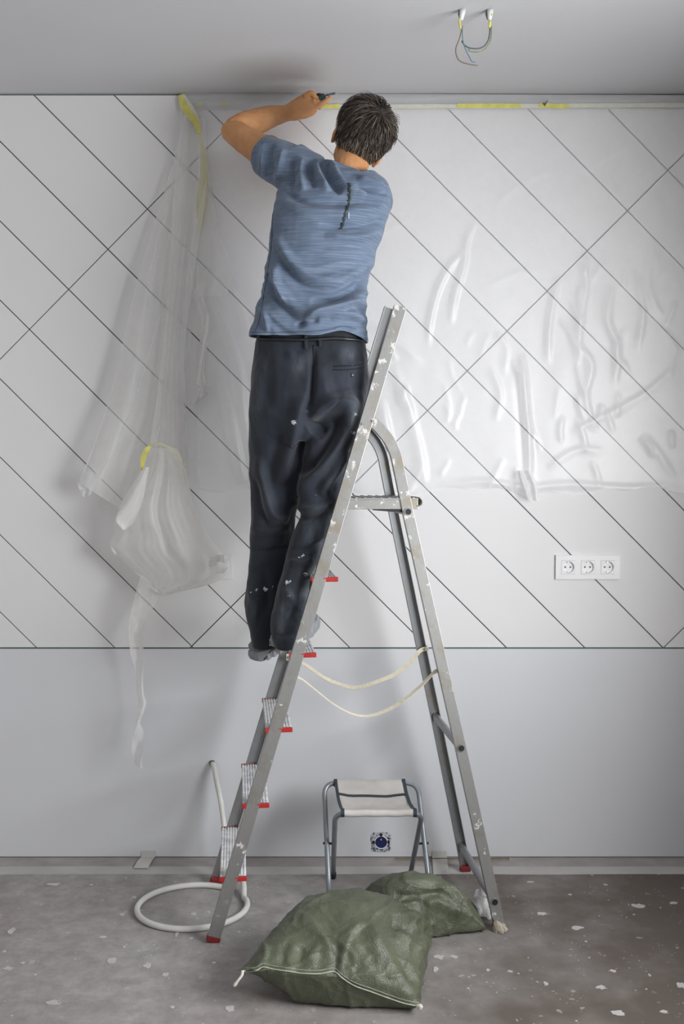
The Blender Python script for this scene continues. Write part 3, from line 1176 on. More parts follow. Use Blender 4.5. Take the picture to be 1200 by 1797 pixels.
# paper wrapped round the near rear foot
wrp = MB()
fc = Lp(dense[0][0], vm - hr(0), 0)
rings = []
for i, (zz, rr_) in enumerate(((0.001, 0.026), (0.007, 0.027), (0.015, 0.024), (0.022, 0.020))):
    rings.append([fc + U * (rr_ * 0.85 * math.cos(a_) * (1 + 0.25 * noise.noise((2 * math.cos(a_), 2 * math.sin(a_), i * .7)))) - V * (0.0 + rr_ * 0.7 * math.sin(a_) * (1 + 0.3 * noise.noise((3 * math.cos(a_), 3 * math.sin(a_), 5 + i)))) + K * (zz + max(0, 0.018 * math.cos(a_ - 2.6)) * (i / 3)) for a_ in np.linspace(0, 2 * math.pi, 19)[:-1]])
wrp.loft(rings)
wrp.build('foot_wrap', M['rag'], ladder, smooth=False)

# ================================================================== folding stool
stool = empty('folding_stool', tuple(P(655, 1560, Z=0)))
tag(stool, 'small folding camp stool with grey tube legs and cream canvas seat by the wall', 'stool')
SH = 0.352
YA, YBk = -0.205, -0.445          # back bar / front bar of the seat
def sx(px, Y, Z):
    for _ in range(1):
        pass
    d = math.cos(TH) * (Y + DIST) - math.sin(TH) * (Z - CAMH)
    return (px - 600) / F_PX * d
TR = 0.0088


def uframe(xl, xr, fl, fr_, ytop, yfoot, ztop):
    pts = []
    rc = 0.045
    tl = np.array((xl, ytop, ztop)); tr_ = np.array((xr, ytop, ztop))
    bl = np.array((fl, yfoot, 0.014)); br = np.array((fr_, yfoot, 0.014))
    def corner(c, a_, b_):
        da = (a_ - c) / np.linalg.norm(a_ - c); db = (b_ - c) / np.linalg.norm(b_ - c)
        return [c + da * rc * (1 - t) ** 2 + db * rc * t ** 2 for t in np.linspace(0, 1, 9)]
    pts = [bl, bl + (tl - bl) * 0.3, bl + (tl - bl) * 0.6] + corner(tl, bl, tr_) + corner(tr_, tl, br) + [br + (tr_ - br) * 0.6, br + (tr_ - br) * 0.3, br]
    return pts


zb_ = P(640, 1374, Y=YA)[2] + 0.0
zf_ = P(640, 1427, Y=YBk)[2]
A = uframe(sx(568.5, YA, zb_), sx(733, YA, zb_), sx(578.5, YBk, 0), sx(757, YBk, 0), YA, YBk, zb_)
B = uframe(sx(588, YBk, zf_), sx(741, YBk, zf_), sx(584.5, YA, 0), sx(719.5, YA, 0), YBk, YA, zf_)
for fr_, nm in ((A, 'leg_frame'), (B, 'leg_frame')):
    o = MB().tube(fr_, TR, 12).build(nm, M['steel'], stool, smooth=True)
    for e, e2 in ((fr_[0], fr_[1]), (fr_[-1], fr_[-2])):
        d = (e2 - e) / np.linalg.norm(e2 - e)
        MB().tube([e - d * 0.012, e + d * 0.016], TR + 0.002, 12).build('foot_cap', M['black'], o, smooth=True)
for i in (1, -2):
    pa = (A[0] + A[3]) / 2 if i == 1 else (A[-1] + A[-4]) / 2
    # pivot where the two frames cross
    la = (A[0], A[3]) if i == 1 else (A[-1], A[-4])
    lb = (B[0], B[3]) if i == 1 else (B[-1], B[-4])
    best = None
    for s_ in np.linspace(0, 1, 41):
        qa = la[0] + (la[1] - la[0]) * s_
        t_ = (qa[2] - lb[0][2]) / (lb[1][2] - lb[0][2])
        qb = lb[0] + (lb[1] - lb[0]) * t_
        dd = abs(qa[1] - qb[1])
        if best is None or dd < best[0]: best = (dd, qa, qb)
    MB().tube([best[1] - (0.013, 0, 0) if i == 1 else best[1] + (0.013, 0, 0), best[2]], 0.004, 10).build('pivot_bolt', M['black'], stool)
# canvas seat, slung between the two bars
NS, NT_ = 24, 18
sv = []
bl_, br_ = np.array((sx(588.5, YA, zb_), YA, zb_)), np.array((sx(708, YA, zb_), YA, zb_))
fl_, fr2 = np.array((sx(601, YBk, zf_), YBk, zf_)), np.array((sx(728, YBk, zf_), YBk, zf_))
def seat_pt(s_, t_, off=0.0):
    e0 = bl_ * (1 - t_) + fl_ * t_; e1 = br_ * (1 - t_) + fr2 * t_
    p = e0 * (1 - s_) + e1 * s_
    p = p + np.array((0, 0, TR + 0.002 - 0.034 * (1 - (2 * t_ - 1) ** 2) * (0.75 + 0.25 * (1 - (2 * s_ - 1) ** 2)) + off))
    p[2] += 0.0035 * noise.noise((s_ * 5, t_ * 5, 2.2))
    return p
grid = []
for j in range(NT_ + 1):
    grid.append([seat_pt(i / NS, j / NT_) for i in range(NS + 1)])
# wrap round front and back bar
def wrap(row, y, sgn):
    out = []
    for k in range(1, 8):
        th = R(90) - sgn * R(215) * k / 7
        out.append([np.array((p[0], y - (TR + .002) * math.cos(th) * (1 if sgn > 0 else 1), (p[2] - TR - .002) + (TR + .002) * math.sin(th))) for p in row])
    return out
front = wrap(grid[-1], YBk, 1)
back = wrap(grid[0], YA, -1)
rows = back[::-1] + grid + front
sv = [p for r_ in rows for p in r_]
w_ = NS + 1
sf = [(j * w_ + i, j * w_ + i + 1, (j + 1) * w_ + i + 1, (j + 1) * w_ + i) for j in range(len(rows) - 1) for i in range(NS)]
seat = mesh('seat', sv, sf, M['canvas'], stool, smooth=True)
sd = seat.modifiers.new('solid', 'SOLIDIFY'); sd.thickness = 0.0022; sd.offset = 0
for s_ in (0.0, 1.0):
    pts = [seat_pt(s_, t_, 0.001) for t_ in np.linspace(0, 1, 14)]
    ribbon(pts, [np.array((0.005, 0, 0))] * 14, 0.003).build('edge_binding', M['trim_dark'], seat)
    for yb_, row in ((YA, grid[0]), (YBk, grid[-1])):
        p = row[0 if s_ == 0 else -1] - np.array((0, 0, TR + .002))
        MB().tube([p - (0.006, 0, 0), p + (0.006, 0, 0)], TR + 0.0045, 14).build('bar_sleeve', M['trim_dark'], seat)
pts = [seat_pt(s_, 0.30, 0.001) for s_ in np.linspace(0, 1, 14)]
ribbon(pts, [np.array((0, 0.006, 0.001))] * 14, 0.003).build('cross_binding', M['trim_dark'], seat)

# ================================================================== green sack
def pillow(c00, c10, c01, c11, zf, top_fn, n=44, m=44, bulge=0.02, bk=lambda s_: 2.2):
    """c(s,t): s left-right, t front-back; top and bottom sheets meeting at the rim"""
    V_, F_ = [], []
    idx = {}
    def base(s_, t_):
        return (np.array(c00) * (1 - s_) * (1 - t_) + np.array(c10) * s_ * (1 - t_) + np.array(c01) * (1 - s_) * t_ + np.array(c11) * s_ * t_)
    for sheet in (0, 1):
        for j in range(m + 1):
            for i in range(n + 1):
                s_, t_ = i / n, j / m
                rim = i in (0, n) or j in (0, m)
                if sheet == 1 and rim:
                    idx[(1, i, j)] = idx[(0, i, j)]
                    continue
                b_ = base(s_, t_)
                e = (1 - abs(2 * s_ - 1) ** 3.2) * (1 - abs(2 * t_ - 1) ** 3.2)
                e = max(e, 0) ** 0.5
                zr = zf(s_, t_)
                p = np.array((b_[0], b_[1], 0.0))
                if sheet == 0:
                    p[2] = zr + e * (top_fn(s_, t_) - zr)
                else:
                    p[2] = max(0.002, zr * (1 - min(1, e * bk(s_))))
                    p[1] -= bulge * math.sin(math.pi * min(1, e * 1.0)) * max(0, 1 - t_ * 2.5)
                idx[(sheet, i, j)] = len(V_)
                V_.append(p)
    for sheet in (0, 1):
        for j in range(m):
            for i in range(n):
                q_ = tuple(idx[(sheet, a_, b_)] for a_, b_ in ((i, j), (i + 1, j), (i + 1, j + 1), (i, j + 1)))
                F_.append(q_ if sheet == 0 else q_[::-1])
    return V_, F_


sk = MB()
fl = P(408, 1704, Z=0.112); fr_ = P(738, 1769, Z=0.02)
blc = np.array((-0.135, -0.66, 0)); brc = np.array((0.285, -0.66, 0))


def zf1(s_, t_):
    front = np.interp(s_, [0, 0.15, 0.3, 0.5, 0.62, 0.75, 0.9, 1], [0.112, 0.118, 0.110, 0.102, 0.094, 0.055, 0.03, 0.02])
    return front * (1 - t_) ** 1.5 + 0.045 * (1 - (1 - t_) ** 1.5)


def top1(s_, t_):
    return np.interp(t_, [0, 0.2, 0.45, 0.7, 0.85, 1], [0.12, 0.165, 0.198, 0.21, 0.20, 0.17]) * np.interp(s_, [0, 0.25, 0.5, 0.8, 1], [1.0, 1.02, 1.03, 0.95, 0.80])


sk.add(*pillow(fl, fr_, blc, brc, zf1, top1, bulge=-0.01, bk=lambda s_: np.interp(s_, [0, 0.12, 0.28, 0.5, 1], [0.5, 0.75, 1.2, 2.6, 3.0])))
# rear, half empty end of the sack
c00 = P(668, 1655, Z=0.0); c10 = P(858, 1640, Z=0.0)
c01 = np.array((0.04, -0.51, 0)); c11 = np.array((0.42, -0.49, 0))
sk.add(*pillow(c00, c10, c01, c11, lambda s_, t_: 0.02 + 0.03 * t_, lambda s_, t_: np.interp(s_, [0, 0.35, 0.6, 0.85, 1], [0.19, 0.178, 0.168, 0.125, 0.065]) * np.interp(t_, [0, 0.3, 0.6, 1], [0.85, 1.0, 1.0, 0.9]), bulge=0.0))
# tail end tucked under the ladder foot
c00 = P(800, 1641, Z=0.0); c10 = P(858, 1639, Z=0.0); c01 = P(800, 1590, Z=0); c11 = P(856, 1624, Z=0)
sk.add(*pillow(c00, c10, c01, c11, lambda s_, t_: 0.008, lambda s_, t_: np.interp(s_, [0, 0.5, 1], [0.085, 0.05, 0.02]), n=20, m=20, bulge=0.0))
sme = remesh(sk, 0.0055, 5, 0.5)
co = get_co(sme); no = get_no(sme)
q = Qn(co)
SF = [  # (pixels, height, width one side, width other side)
    ([(515, 1600), (545, 1612), (570, 1650), (590, 1690)], 0.006, 5, 16),
    ([(640, 1610), (615, 1640), (600, 1680), (594, 1712)], 0.008, 6, 14),
    ([(650, 1625), (672, 1670), (700, 1715), (728, 1752)], 0.016, 14, 24),
    ([(612, 1640), (640, 1690), (672, 1735)], 0.010, 10, 18),
    ([(700, 1625), (725, 1645), (748, 1656), (764, 1652)], 0.018, 6, 16),
    ([(680, 1606), (716, 1632), (742, 1660)], -0.020, 12, 10),
    ([(724, 1606), (728, 1625), (746, 1640), (752, 1652)], 0.016, 5, 8),
    ([(735, 1612), (745, 1630), (760, 1640)], -0.020, 9, 9),
    ([(742, 1596), (760, 1582), (782, 1588), (830, 1612)], 0.014, 8, 14),
    ([(700, 1592), (730, 1584), (752, 1590)], -0.012, 7, 9),
    ([(690, 1570), (740, 1572), (790, 1562)], -0.008, 6, 8),
    ([(560, 1575), (620, 1584), (680, 1590)], 0.005, 5, 12),
    ([(500, 1650), (497, 1675), (492, 1694)], -0.007, 7, 9),
    ([(530, 1655), (527, 1680), (524, 1697)], -0.008, 7, 9),
    ([(556, 1650), (552, 1678), (548, 1700)], 0.006, 5, 9),
    ([(592, 1655), (592, 1685), (590, 1708)], -0.010, 6, 8),
    ([(470, 1655), (462, 1680), (450, 1696)], 0.006, 6, 10),
    ([(765, 1560), (800, 1558), (830, 1600)], 0.006, 5, 9),
    ([(745, 1660), (735, 1700), (732, 1735)], 0.008, 7, 12),
    ([(700, 1690), (716, 1712), (728, 1730)], -0.008, 8, 9)]
disp = fold_field(q, SF) * np.clip(no[:, 2] * 1.5 + 0.3, 0, 1)
nz = np.array([noise.fractal((c_[0] * 9, c_[1] * 9, c_[2] * 9), 0.9, 2.0, 4) for c_ in co]) * 0.0045
def crease(c_):
    w_ = 0.35 * noise.noise((c_[0] * 8, c_[1] * 8, c_[2] * 8))
    d_, _ = noise.voronoi((c_[0] * 5.5 + w_, c_[1] * 5.5 + w_, c_[2] * 5.5))
    d2, _ = noise.voronoi((c_[0] * 13 + w_, c_[1] * 13 - w_, c_[2] * 13 + 4))
    return 0.007 * math.exp(-((d_[1] - d_[0]) / 0.07)) - 0.010 * d_[0] + 0.003 * math.exp(-((d2[1] - d2[0]) / 0.07)) - 0.003 * d2[0]
disp += nz + np.array([crease(c_) for c_ in co])
co = co + no * disp[:, None]
co[:, 2] = np.maximum(co[:, 2], 0.0008)
set_co(sme, co)
sack = empty('sack', tuple(P(620, 1700, Z=0)))
tag(sack, 'half-filled green woven plastic sack slumped on the floor in front of the ladder', 'sack')
body = link_mesh('sack_body', sme, M['sack'], sack)
BS = BVHTree.FromPolygons([Vector(v_) for v_ in co], [tuple(p.vertices) for p in sme.polygons])


def hit(bvh, px, py, off=0.0):
    r = Vector(ray(px, py)).normalized()
    h = bvh.ray_cast(Vector(CAMP), r)
    if h[0] is None: return None
    return np.array(h[0] - r * off)


def hit_path(bvh, pxs, n, off):
    out = []
    for x, y in spline(pxs, n):
        h = hit(bvh, x, y, off)
        if h is not None: out.append(h)
    return out


seam_px = [(426, 1704), (437, 1706), (450, 1704), (462, 1698), (480, 1702), (510, 1706), (528, 1709), (560, 1710), (586, 1706), (600, 1717), (622, 1731), (650, 1741), (680, 1752), (710, 1762), (736, 1767)]
fp = [fl * (1 - s_) + fr_ * s_ for s_ in np.linspace(0, 1, 15)]
spts = hit_path(BS, [(x, y - 1) for x, y in seam_px], 60, 0.003)
MB().tube(spts, 0.0015, 6).build('stitched_seam', M['seam'], body, smooth=True)
sp2 = hit_path(BS, [(x, y - 7) for x, y in seam_px], 60, 0.001)
MB().tube(sp2, 0.0007, 5).build('stitch_line', M['seam'], body, smooth=True)
e = spts[0]
MB().tube(spline([e, P(424, 1712, Y=e[1] - .005), P(418, 1720, Y=e[1] - .01), P(410, 1731, Y=e[1] - .012)], 14), [0.004] * 5 + [0.0035] * 5 + [0.004, 0.0045, 0.005, 0.003], 8).build('string_end', M['string'], body, smooth=True)
e = spts[-1]
MB().tube(spline([e, P(738, 1766, Y=e[1] - .004), P(736, 1773, Y=e[1] - .006)], 8), [0.003, .004, .005, .006, .006, .005, .004, .002], 8).build('frayed_corner', M['string'], body, smooth=True)

# crumpled scrap of translucent plastic between sack and ladder foot
cr_ = MB()
cc = P(845, 1606, Z=0.0)
for (dx, dy, dz, a_, b_, c_) in ((0, 0, 0.03, .02, .022, .03), (-.012, .01, .05, .012, .014, .03), (.012, .03, .075, .012, .012, .028), (-.025, -.02, .02, .02, .018, .02), (0.015, -0.03, 0.018, .016, .016, .016)):
    cr_.ellipsoid(cc + (dx, dy, dz), a_, b_, c_)
cme = remesh(cr_, 0.004, 3)
cco = get_co(cme); cno = get_no(cme)
cco = cco + cno * np.array([0.016 * (0.3 - abs(noise.noise((p[0] * 40, p[1] * 40, p[2] * 26)))) for p in cco])[:, None]
cco[:, 2] = np.maximum(cco[:, 2], 0.0006)
set_co(cme, cco)
o = link_mesh('plastic_scrap', cme, M['film_dense'], None, True, tuple(cc))
tag(o, 'crumpled whitish plastic scrap on the floor between sack and ladder foot', 'scrap')

# ================================================================== plastic film on the wall
def face_room(o):
    n = get_no(o.data)
    if n[:, 1].mean() > 0:
        o.data.flip_normals()
    return o


def film_grid(name, left, right, n, m, yfun, mat, parent):
    """sheet between two pixel polylines (top to bottom); yfun(s,t,px,py) gives its distance in front of the wall"""
    L_ = spline(left, m + 1); R_ = spline(right, m + 1)
    v = []
    for j in range(m + 1):
        for i in range(n + 1):
            s_, t_ = i / n, j / m
            p = L_[j] * (1 - s_) + R_[j] * s_
            y = yfun(s_, t_, p[0], p[1])
            v.append(P(p[0], p[1], Y=y))
    w_ = n + 1
    f = [(j * w_ + i, j * w_ + i + 1, (j + 1) * w_ + i + 1, (j + 1) * w_ + i) for j in range(m) for i in range(n)]
    return face_room(mesh(name, v, f, mat, parent, smooth=True))


fo = P(760, 190, Y=0)
film = empty('masking_film', tuple(fo))
tag(film, 'large wrinkled sheet of clear masking film taped over the right part of the panelled wall', 'plastic sheet')
WF = [([(838, 385), (822, 420), (815, 470), (800, 520), (792, 570)], 0.022, 3.5, 8), ([(815, 440), (790, 470), (770, 510), (757, 560), (752, 610)], 0.020, 3.5, 8),
      ([(980, 300), (930, 315), (885, 345), (865, 375)], 0.010, 5, 9), ([(1190, 235), (1110, 258), (1050, 285), (1040, 305)], 0.010, 4, 8),
      ([(985, 480), (972, 530), (965, 580), (962, 640)], 0.016, 4, 9), ([(918, 620), (922, 690), (928, 760), (930, 850)], 0.026, 5, 10),
      ([(905, 660), (914, 740), (922, 840)], -0.012, 6, 6), ([(1022, 440), (1030, 500), (1020, 560), (1015, 640)], 0.014, 5, 12),
      ([(1075, 500), (1068, 560), (1085, 610), (1080, 680)], 0.016, 5, 10), ([(1110, 470), (1130, 540), (1120, 620)], 0.012, 4, 10),
      ([(1010, 600), (1040, 640), (1030, 700), (1050, 760)], 0.012, 4, 12), ([(1150, 420), (1140, 500), (1165, 560)], 0.010, 4, 12),
      ([(690, 640), (720, 720), (740, 800), (745, 850)], 0.014, 6, 14), ([(670, 700), (685, 770), (700, 830)], 0.014, 5, 12),
      ([(640, 560), (700, 600), (745, 640)], 0.008, 5, 12), ([(720, 385), (690, 400), (650, 420)], 0.007, 4, 10),
      ([(370, 500), (400, 580), (425, 660), (432, 740)], 0.020, 5, 12), ([(400, 480), (425, 540), (440, 600)], 0.012, 4, 10),
      ([(385, 640), (405, 720), (420, 800), (430, 850)], 0.020, 5, 12), ([(420, 620), (425, 700), (435, 780)], 0.010, 4, 10),
      ([(470, 330), (430, 345), (400, 365)], 0.008, 4, 9), ([(470, 300), (425, 300), (390, 312)], 0.007, 4, 9),
      ([(770, 850), (850, 845), (920, 855), (1000, 850), (1100, 856), (1190, 850)], 0.012, 6, 8),
      ([(860, 640), (880, 690), (870, 740)], 0.010, 4, 9), ([(870, 580), (890, 610), (885, 660)], 0.009, 4, 9),
      ([(700, 300), (760, 290), (850, 280)], 0.004, 5, 8), ([(850, 505), (900, 480), (960, 470)], 0.005, 5, 10),
      ([(1000, 760), (1060, 730), (1130, 690), (1190, 640)], 0.010, 5, 11), ([(960, 820), (1010, 790), (1060, 790)], 0.008, 5, 9),
      ([(1130, 760), (1160, 800), (1185, 840)], 0.009, 5, 10)]
for k in range(26):       # small random crumples, denser to the lower right
    x0 = rnd.uniform(980, 1240); y0 = rnd.uniform(430, 820); a_ = rnd.uniform(0.9, 2.2); ln = rnd.uniform(25, 70)
    WF.append(([(x0, y0), (x0 + ln / 2 * math.cos(a_) + rnd.uniform(-6, 6), y0 + ln / 2 * math.sin(a_)), (x0 + ln * math.cos(a_), y0 + ln * math.sin(a_))], rnd.uniform(.004, .010), 3, 7))
for k in range(22):
    x0 = rnd.uniform(650, 980); y0 = rnd.uniform(560, 820); a_ = rnd.uniform(0.9, 2.2); ln = rnd.uniform(25, 80)
    WF.append(([(x0, y0), (x0 + ln / 2 * math.cos(a_) + rnd.uniform(-6, 6), y0 + ln / 2 * math.sin(a_)), (x0 + ln * math.cos(a_), y0 + ln * math.sin(a_))], rnd.uniform(.003, .008), 3, 7))
NX, NY = 300, 220
xs = np.linspace(340, 1290, NX + 1)
gx, gy = [], []
for j in range(NY + 1):
    t_ = j / NY
    for x in xs:
        bot = 862 + 5 * math.sin(x * 0.021) + 3 * math.sin(x * 0.07) + (8 * math.exp(-((x - 930) / 12) ** 2)) - (18 * max(0, (700 - x) / 300.0)) * 0.3
        top = 186
        lft = 0
        gx.append(x + (14 * math.sin(t_ * 5) + 22 * t_) * max(0, 1 - (x - 340) / 120.0))
        gy.append(top + (bot - top) * t_)
qq = np.stack([gx, gy], 1)
dsp = fold_field(qq, WF)
fv = []
for k, ((x, y), d) in enumerate(zip(qq, dsp)):
    t_ = (y - 186) / 676.0
    loose = min(1.0, t_ * 1.6)
    nzv = 0.010 * noise.fractal((x * 0.006, y * 0.004, 1.3), 1.0, 2.0, 3) + 0.004 * noise.noise((x * 0.03, y * 0.011, 4.4))
    aa = (0.003 + 0.8 * nzv + 0.85 * d) * loose
    yy = -0.003 - 0.5 * (aa + math.sqrt(aa * aa + 0.007 ** 2))
    fv.append(P(x, y, Y=yy))
w_ = NX + 1
ff_ = [(j * w_ + i, j * w_ + i + 1, (j + 1) * w_ + i + 1, (j + 1) * w_ + i) for j in range(NY) for i in range(NX)]
sheet = face_room(mesh('film_sheet', fv, ff_, M['film'], film, smooth=True))
# folded hem strip of the film along the ceiling
film_grid('film_hem', [(318, 163.5), (320, 194)], [(1290, 167), (1290, 192)], 160, 8,
          lambda s_, t_, x, y: -0.004 - 0.010 * t_ * (1 - t_) * 4 * (0.6 + 0.4 * noise.noise((x * .02, 0, 0))) - 0.0015 * (1 + math.sin(y * 2.2 + 0.01 * x)), M['film_hem'], film)
# gathered tail of film at the lower edge
film_grid('film_tab', [(908, 826), (914, 850), (924, 876)], [(930, 826), (942, 850), (944, 880)], 14, 20,
          lambda s_, t_, x, y: -0.022 - 0.012 * math.sin(s_ * 9) - 0.015 * t_ + 0.004 * noise.noise((x * .2, y * .1, 0)), M['film_dense'], film)


def tape_strip(x0, x1, y0, y1, mat, Y, parent, name='tape'):
    pts = [P(x, y0 + (y1 - y0) * i / 19, Y=Y - 0.001 * (1 + noise.noise((x * .05, 0, 0)))) for i, x in enumerate(np.linspace(x0, x1, 20))]
    return ribbon(pts, [np.array((0, 0, 0.0095 * (0.8 + 0.25 * noise.noise((i * .9, x0, 0))))) for i in range(20)], 0.0006).build(name, mat, parent)


tape_strip(560, 1290, 187.5, 184, M['pale_tape'], -0.0165, film)
for x0, x1, y in ((802, 914, 185.5), (968, 998, 186.5), (946, 968, 185), (560, 596, 186.5), (386, 400, 182), (345, 356, 182)):
    tape_strip(x0, x1, y, y, M['yellow_tape'] if x0 > 500 else M['faint_tape'], -0.019, film)
q = P(953, 181, Y=-0.022)
MB().tube([q, q + (0.004, 0, -.008), q + (0.016, 0, 0.01)], [0.003, 0.004, 0.0015], 6).build('tape_curl', M['wire_grey'], film)

loose = empty('loose_film', tuple(P(320, 175, Y=0)))
tag(loose, 'loose clear plastic film hanging in a bunched bundle left of the man', 'plastic sheet')


def pleat(k, amp, y0, ph=0.0, rough=0.006):
    def fn(s_, t_, x, y):
        w1 = noise.noise((s_ * k * 0.9 + ph * 5, t_ * 1.1, ph)) + 0.22 * noise.noise((s_ * k * 2.3 + ph, t_ * 0.7, ph + 4))
        return y0(t_) - amp(t_) * (0.5 + w1) - rough * noise.noise((x * .03, y * .012, ph))
    return fn


lin = lambda a_, b_: (lambda t_: a_ + (b_ - a_) * t_)
# broad triangular sheet
film_grid('film_sheet', [(318, 172), (313, 250), (275, 381), (242, 490), (195, 690), (139, 848)], [(322, 172), (332, 250), (330, 381), (332, 490), (330, 690), (262, 925)],
          60, 90, pleat(3.2, lin(0.010, 0.05), lin(-0.012, -0.07)), M['film_loose'], loose)
for el in ([(317, 185), (312, 255), (275, 381), (242, 490), (195, 690), (141, 846)], [(322, 190), (318, 330), (300, 470), (262, 620), (215, 760), (176, 832)],
           [(326, 200), (322, 340), (312, 480), (300, 620), (282, 740), (262, 800)], [(328, 200), (330, 330), (326, 470), (322, 600), (326, 720), (330, 840)],
           [(139, 850), (160, 872), (205, 900), (255, 922)]):
    ep = spline(el, 40)  # folded film edges, dense tubes put in as their white highlight lines
    MB().tube([P(x, y, Y=-0.02 - 0.10 * i / 39 - 0.006 * noise.noise((i * .2, el[1][0], 0))) for i, (x, y) in enumerate(ep)], [0.0006 + 0.0018 * abs(noise.noise((i * .13, el[0][0], 1))) for i in range(40)], 6).build('crease_highlight', M['film_dense'], loose, smooth=True)
# lower corner of that sheet, crumpled
film_grid('film_corner', [(139, 840), (136, 850), (146, 872)], [(172, 826), (178, 840), (160, 868)], 12, 14,
          lambda s_, t_, x, y: -0.085 - 0.02 * noise.noise((x * .15, y * .15, 3)), M['film_dense'], loose)
# second fold running straight down to the bundle
film_grid('film_fold', [(322, 200), (305, 330), (296, 480), (282, 640), (262, 790)], [(360, 210), (362, 330), (340, 480), (322, 640), (326, 830)],
          50, 80, pleat(2.8, lin(0.014, 0.05), lin(-0.02, -0.10), 1.0), M['film_loose'], loose)
# sheet veil hanging right of the tape
film_grid('film_fold', [(345, 205), (348, 330), (330, 455), (318, 520)], [(352, 205), (384, 400), (408, 470), (398, 520)],
          40, 60, pleat(2.6, lin(0.006, 0.03), lin(-0.015, -0.045), 2.0), M['film_loose'], loose)
# twisted torn strip
film_grid('film_strip', [(330, 470), (340, 520), (352, 560), (350, 610), (346, 660), (350, 700)], [(352, 470), (356, 520), (366, 555), (364, 600), (358, 650), (366, 684)],
          10, 60, lambda s_, t_, x, y: -0.05 - 0.02 * math.sin(6 * t_ + 5 * s_) - 0.012 * noise.noise((x * .1, y * .05, 1)), M['film_bunched'], loose)
film_grid('film_corner', [(345, 672), (347, 686), (333, 716)], [(368, 676), (366, 688), (337, 714)], 8, 12,
          lambda s_, t_, x, y: -0.05 - 0.018 * noise.noise((x * .15, y * .15, 8)), M['film_dense'], loose)
# the bundle: a hollow bag of film
NB, NBM = 64, 60
bl = spline([(262, 786), (244, 830), (214, 880), (203, 912), (200, 935), (192, 960), (214, 985), (250, 1015), (272, 1040)], NBM + 1)
br = spline([(312, 786), (328, 830), (338, 880), (352, 915), (372, 950), (392, 975), (402, 1000), (372, 1024), (290, 1044)], NBM + 1)
for side in (-1, 1):
    v = []
    for j in range(NBM + 1):
        t_ = j / NBM
        dep = 0.085 * math.sin(math.pi * min(1, 0.08 + 0.86 * t_ ** 0.8)) ** 0.7
        for i in range(NB + 1):
            s_ = i / NB
            p = bl[j] * (1 - s_) + br[j] * s_
            bow = math.sin(math.pi * s_) ** 0.6
            pl = (0.016 * noise.noise((s_ * 7 + side, t_ * 1.6, side * 2.0)) + 0.008 * noise.noise((s_ * 17 + side, t_ * 2.2, side * 5.0))) * math.sin(math.pi * s_)
            nz_ = 0.010 * noise.noise((p[0] * .035, p[1] * .02, side * 3.0)) * bow
            v.append(P(p[0], p[1], Y=-0.115 + side * dep * bow + pl + nz_))
    w_ = NB + 1
    fb = mesh('film_bundle', v, [(j * w_ + i, j * w_ + i + 1, (j + 1) * w_ + i + 1, (j + 1) * w_ + i) for j in range(NBM) for i in range(NB)], M['film_bunched'], loose, smooth=True)
    face_room(fb)
film_grid('film_lobe', [(252, 820), (222, 880), (203, 910), (216, 930)], [(262, 820), (250, 880), (236, 915), (226, 926)], 16, 30,
          lambda s_, t_, x, y: -0.20 - 0.02 * math.sin(4 * s_ + 2 * t_), M['film_bunched'], loose)
# dense crumpled lower hem of the bundle
hem = MB()
hl = spline([(193, 958), (205, 975), (235, 1000), (262, 1028), (285, 1042), (315, 1030), (340, 1024), (365, 1016), (385, 1005), (396, 994), (390, 984)], 60)
for k, (x, y) in enumerate(hl): pass
hpts = [P(x, y, Y=-0.12 - 0.03 * noise.noise((i * .17, 0, 0))) for i, (x, y) in enumerate(hl)]
hr_ = [0.004 + 0.008 * abs(noise.noise((i * .31, 2, 0))) + (0.010 if i > 48 else 0) * abs(noise.noise((i * .5, 7, 0))) for i in range(60)]
hem.tube(hpts, hr_, 9, flat=0.8)
hem.build('film_hem', M['film_dense'], loose, smooth=True)
film_grid('film_knot', [(372, 972), (366, 990), (372, 1006)], [(398, 974), (402, 992), (392, 1006)], 12, 14,
          lambda s_, t_, x, y: -0.15 - 0.03 * math.sin(3 * s_ + 4 * t_) - 0.02 * noise.noise((x * .2, y * .2, 3)), M['film_dense'], loose)
# tail
film_grid('film_tail', [(248, 1008), (238, 1040), (226, 1095), (228, 1140), (236, 1170), (240, 1210), (244, 1245), (238, 1270)], [(285, 1036), (272, 1060), (246, 1110), (252, 1140), (251, 1180), (252, 1215), (256, 1237), (244, 1272)],
          16, 90, lambda s_, t_, x, y: -0.125 + 0.02 * t_ - 0.014 * math.sin(5 * s_ + 6 * t_) - 0.006 * noise.noise((x * .1, y * .04, 2)), M['film_bunched'], loose)
film_grid('film_tail', [(240, 1266), (233, 1290), (232, 1320), (238, 1344)], [(244, 1266), (254, 1290), (250, 1320), (249, 1348)], 10, 30,
          lambda s_, t_, x, y: -0.105 - 0.014 * math.sin(4 * s_ + 5 * t_) - 0.006 * noise.noise((x * .1, y * .05, 6)), M['film_dense'], loose)
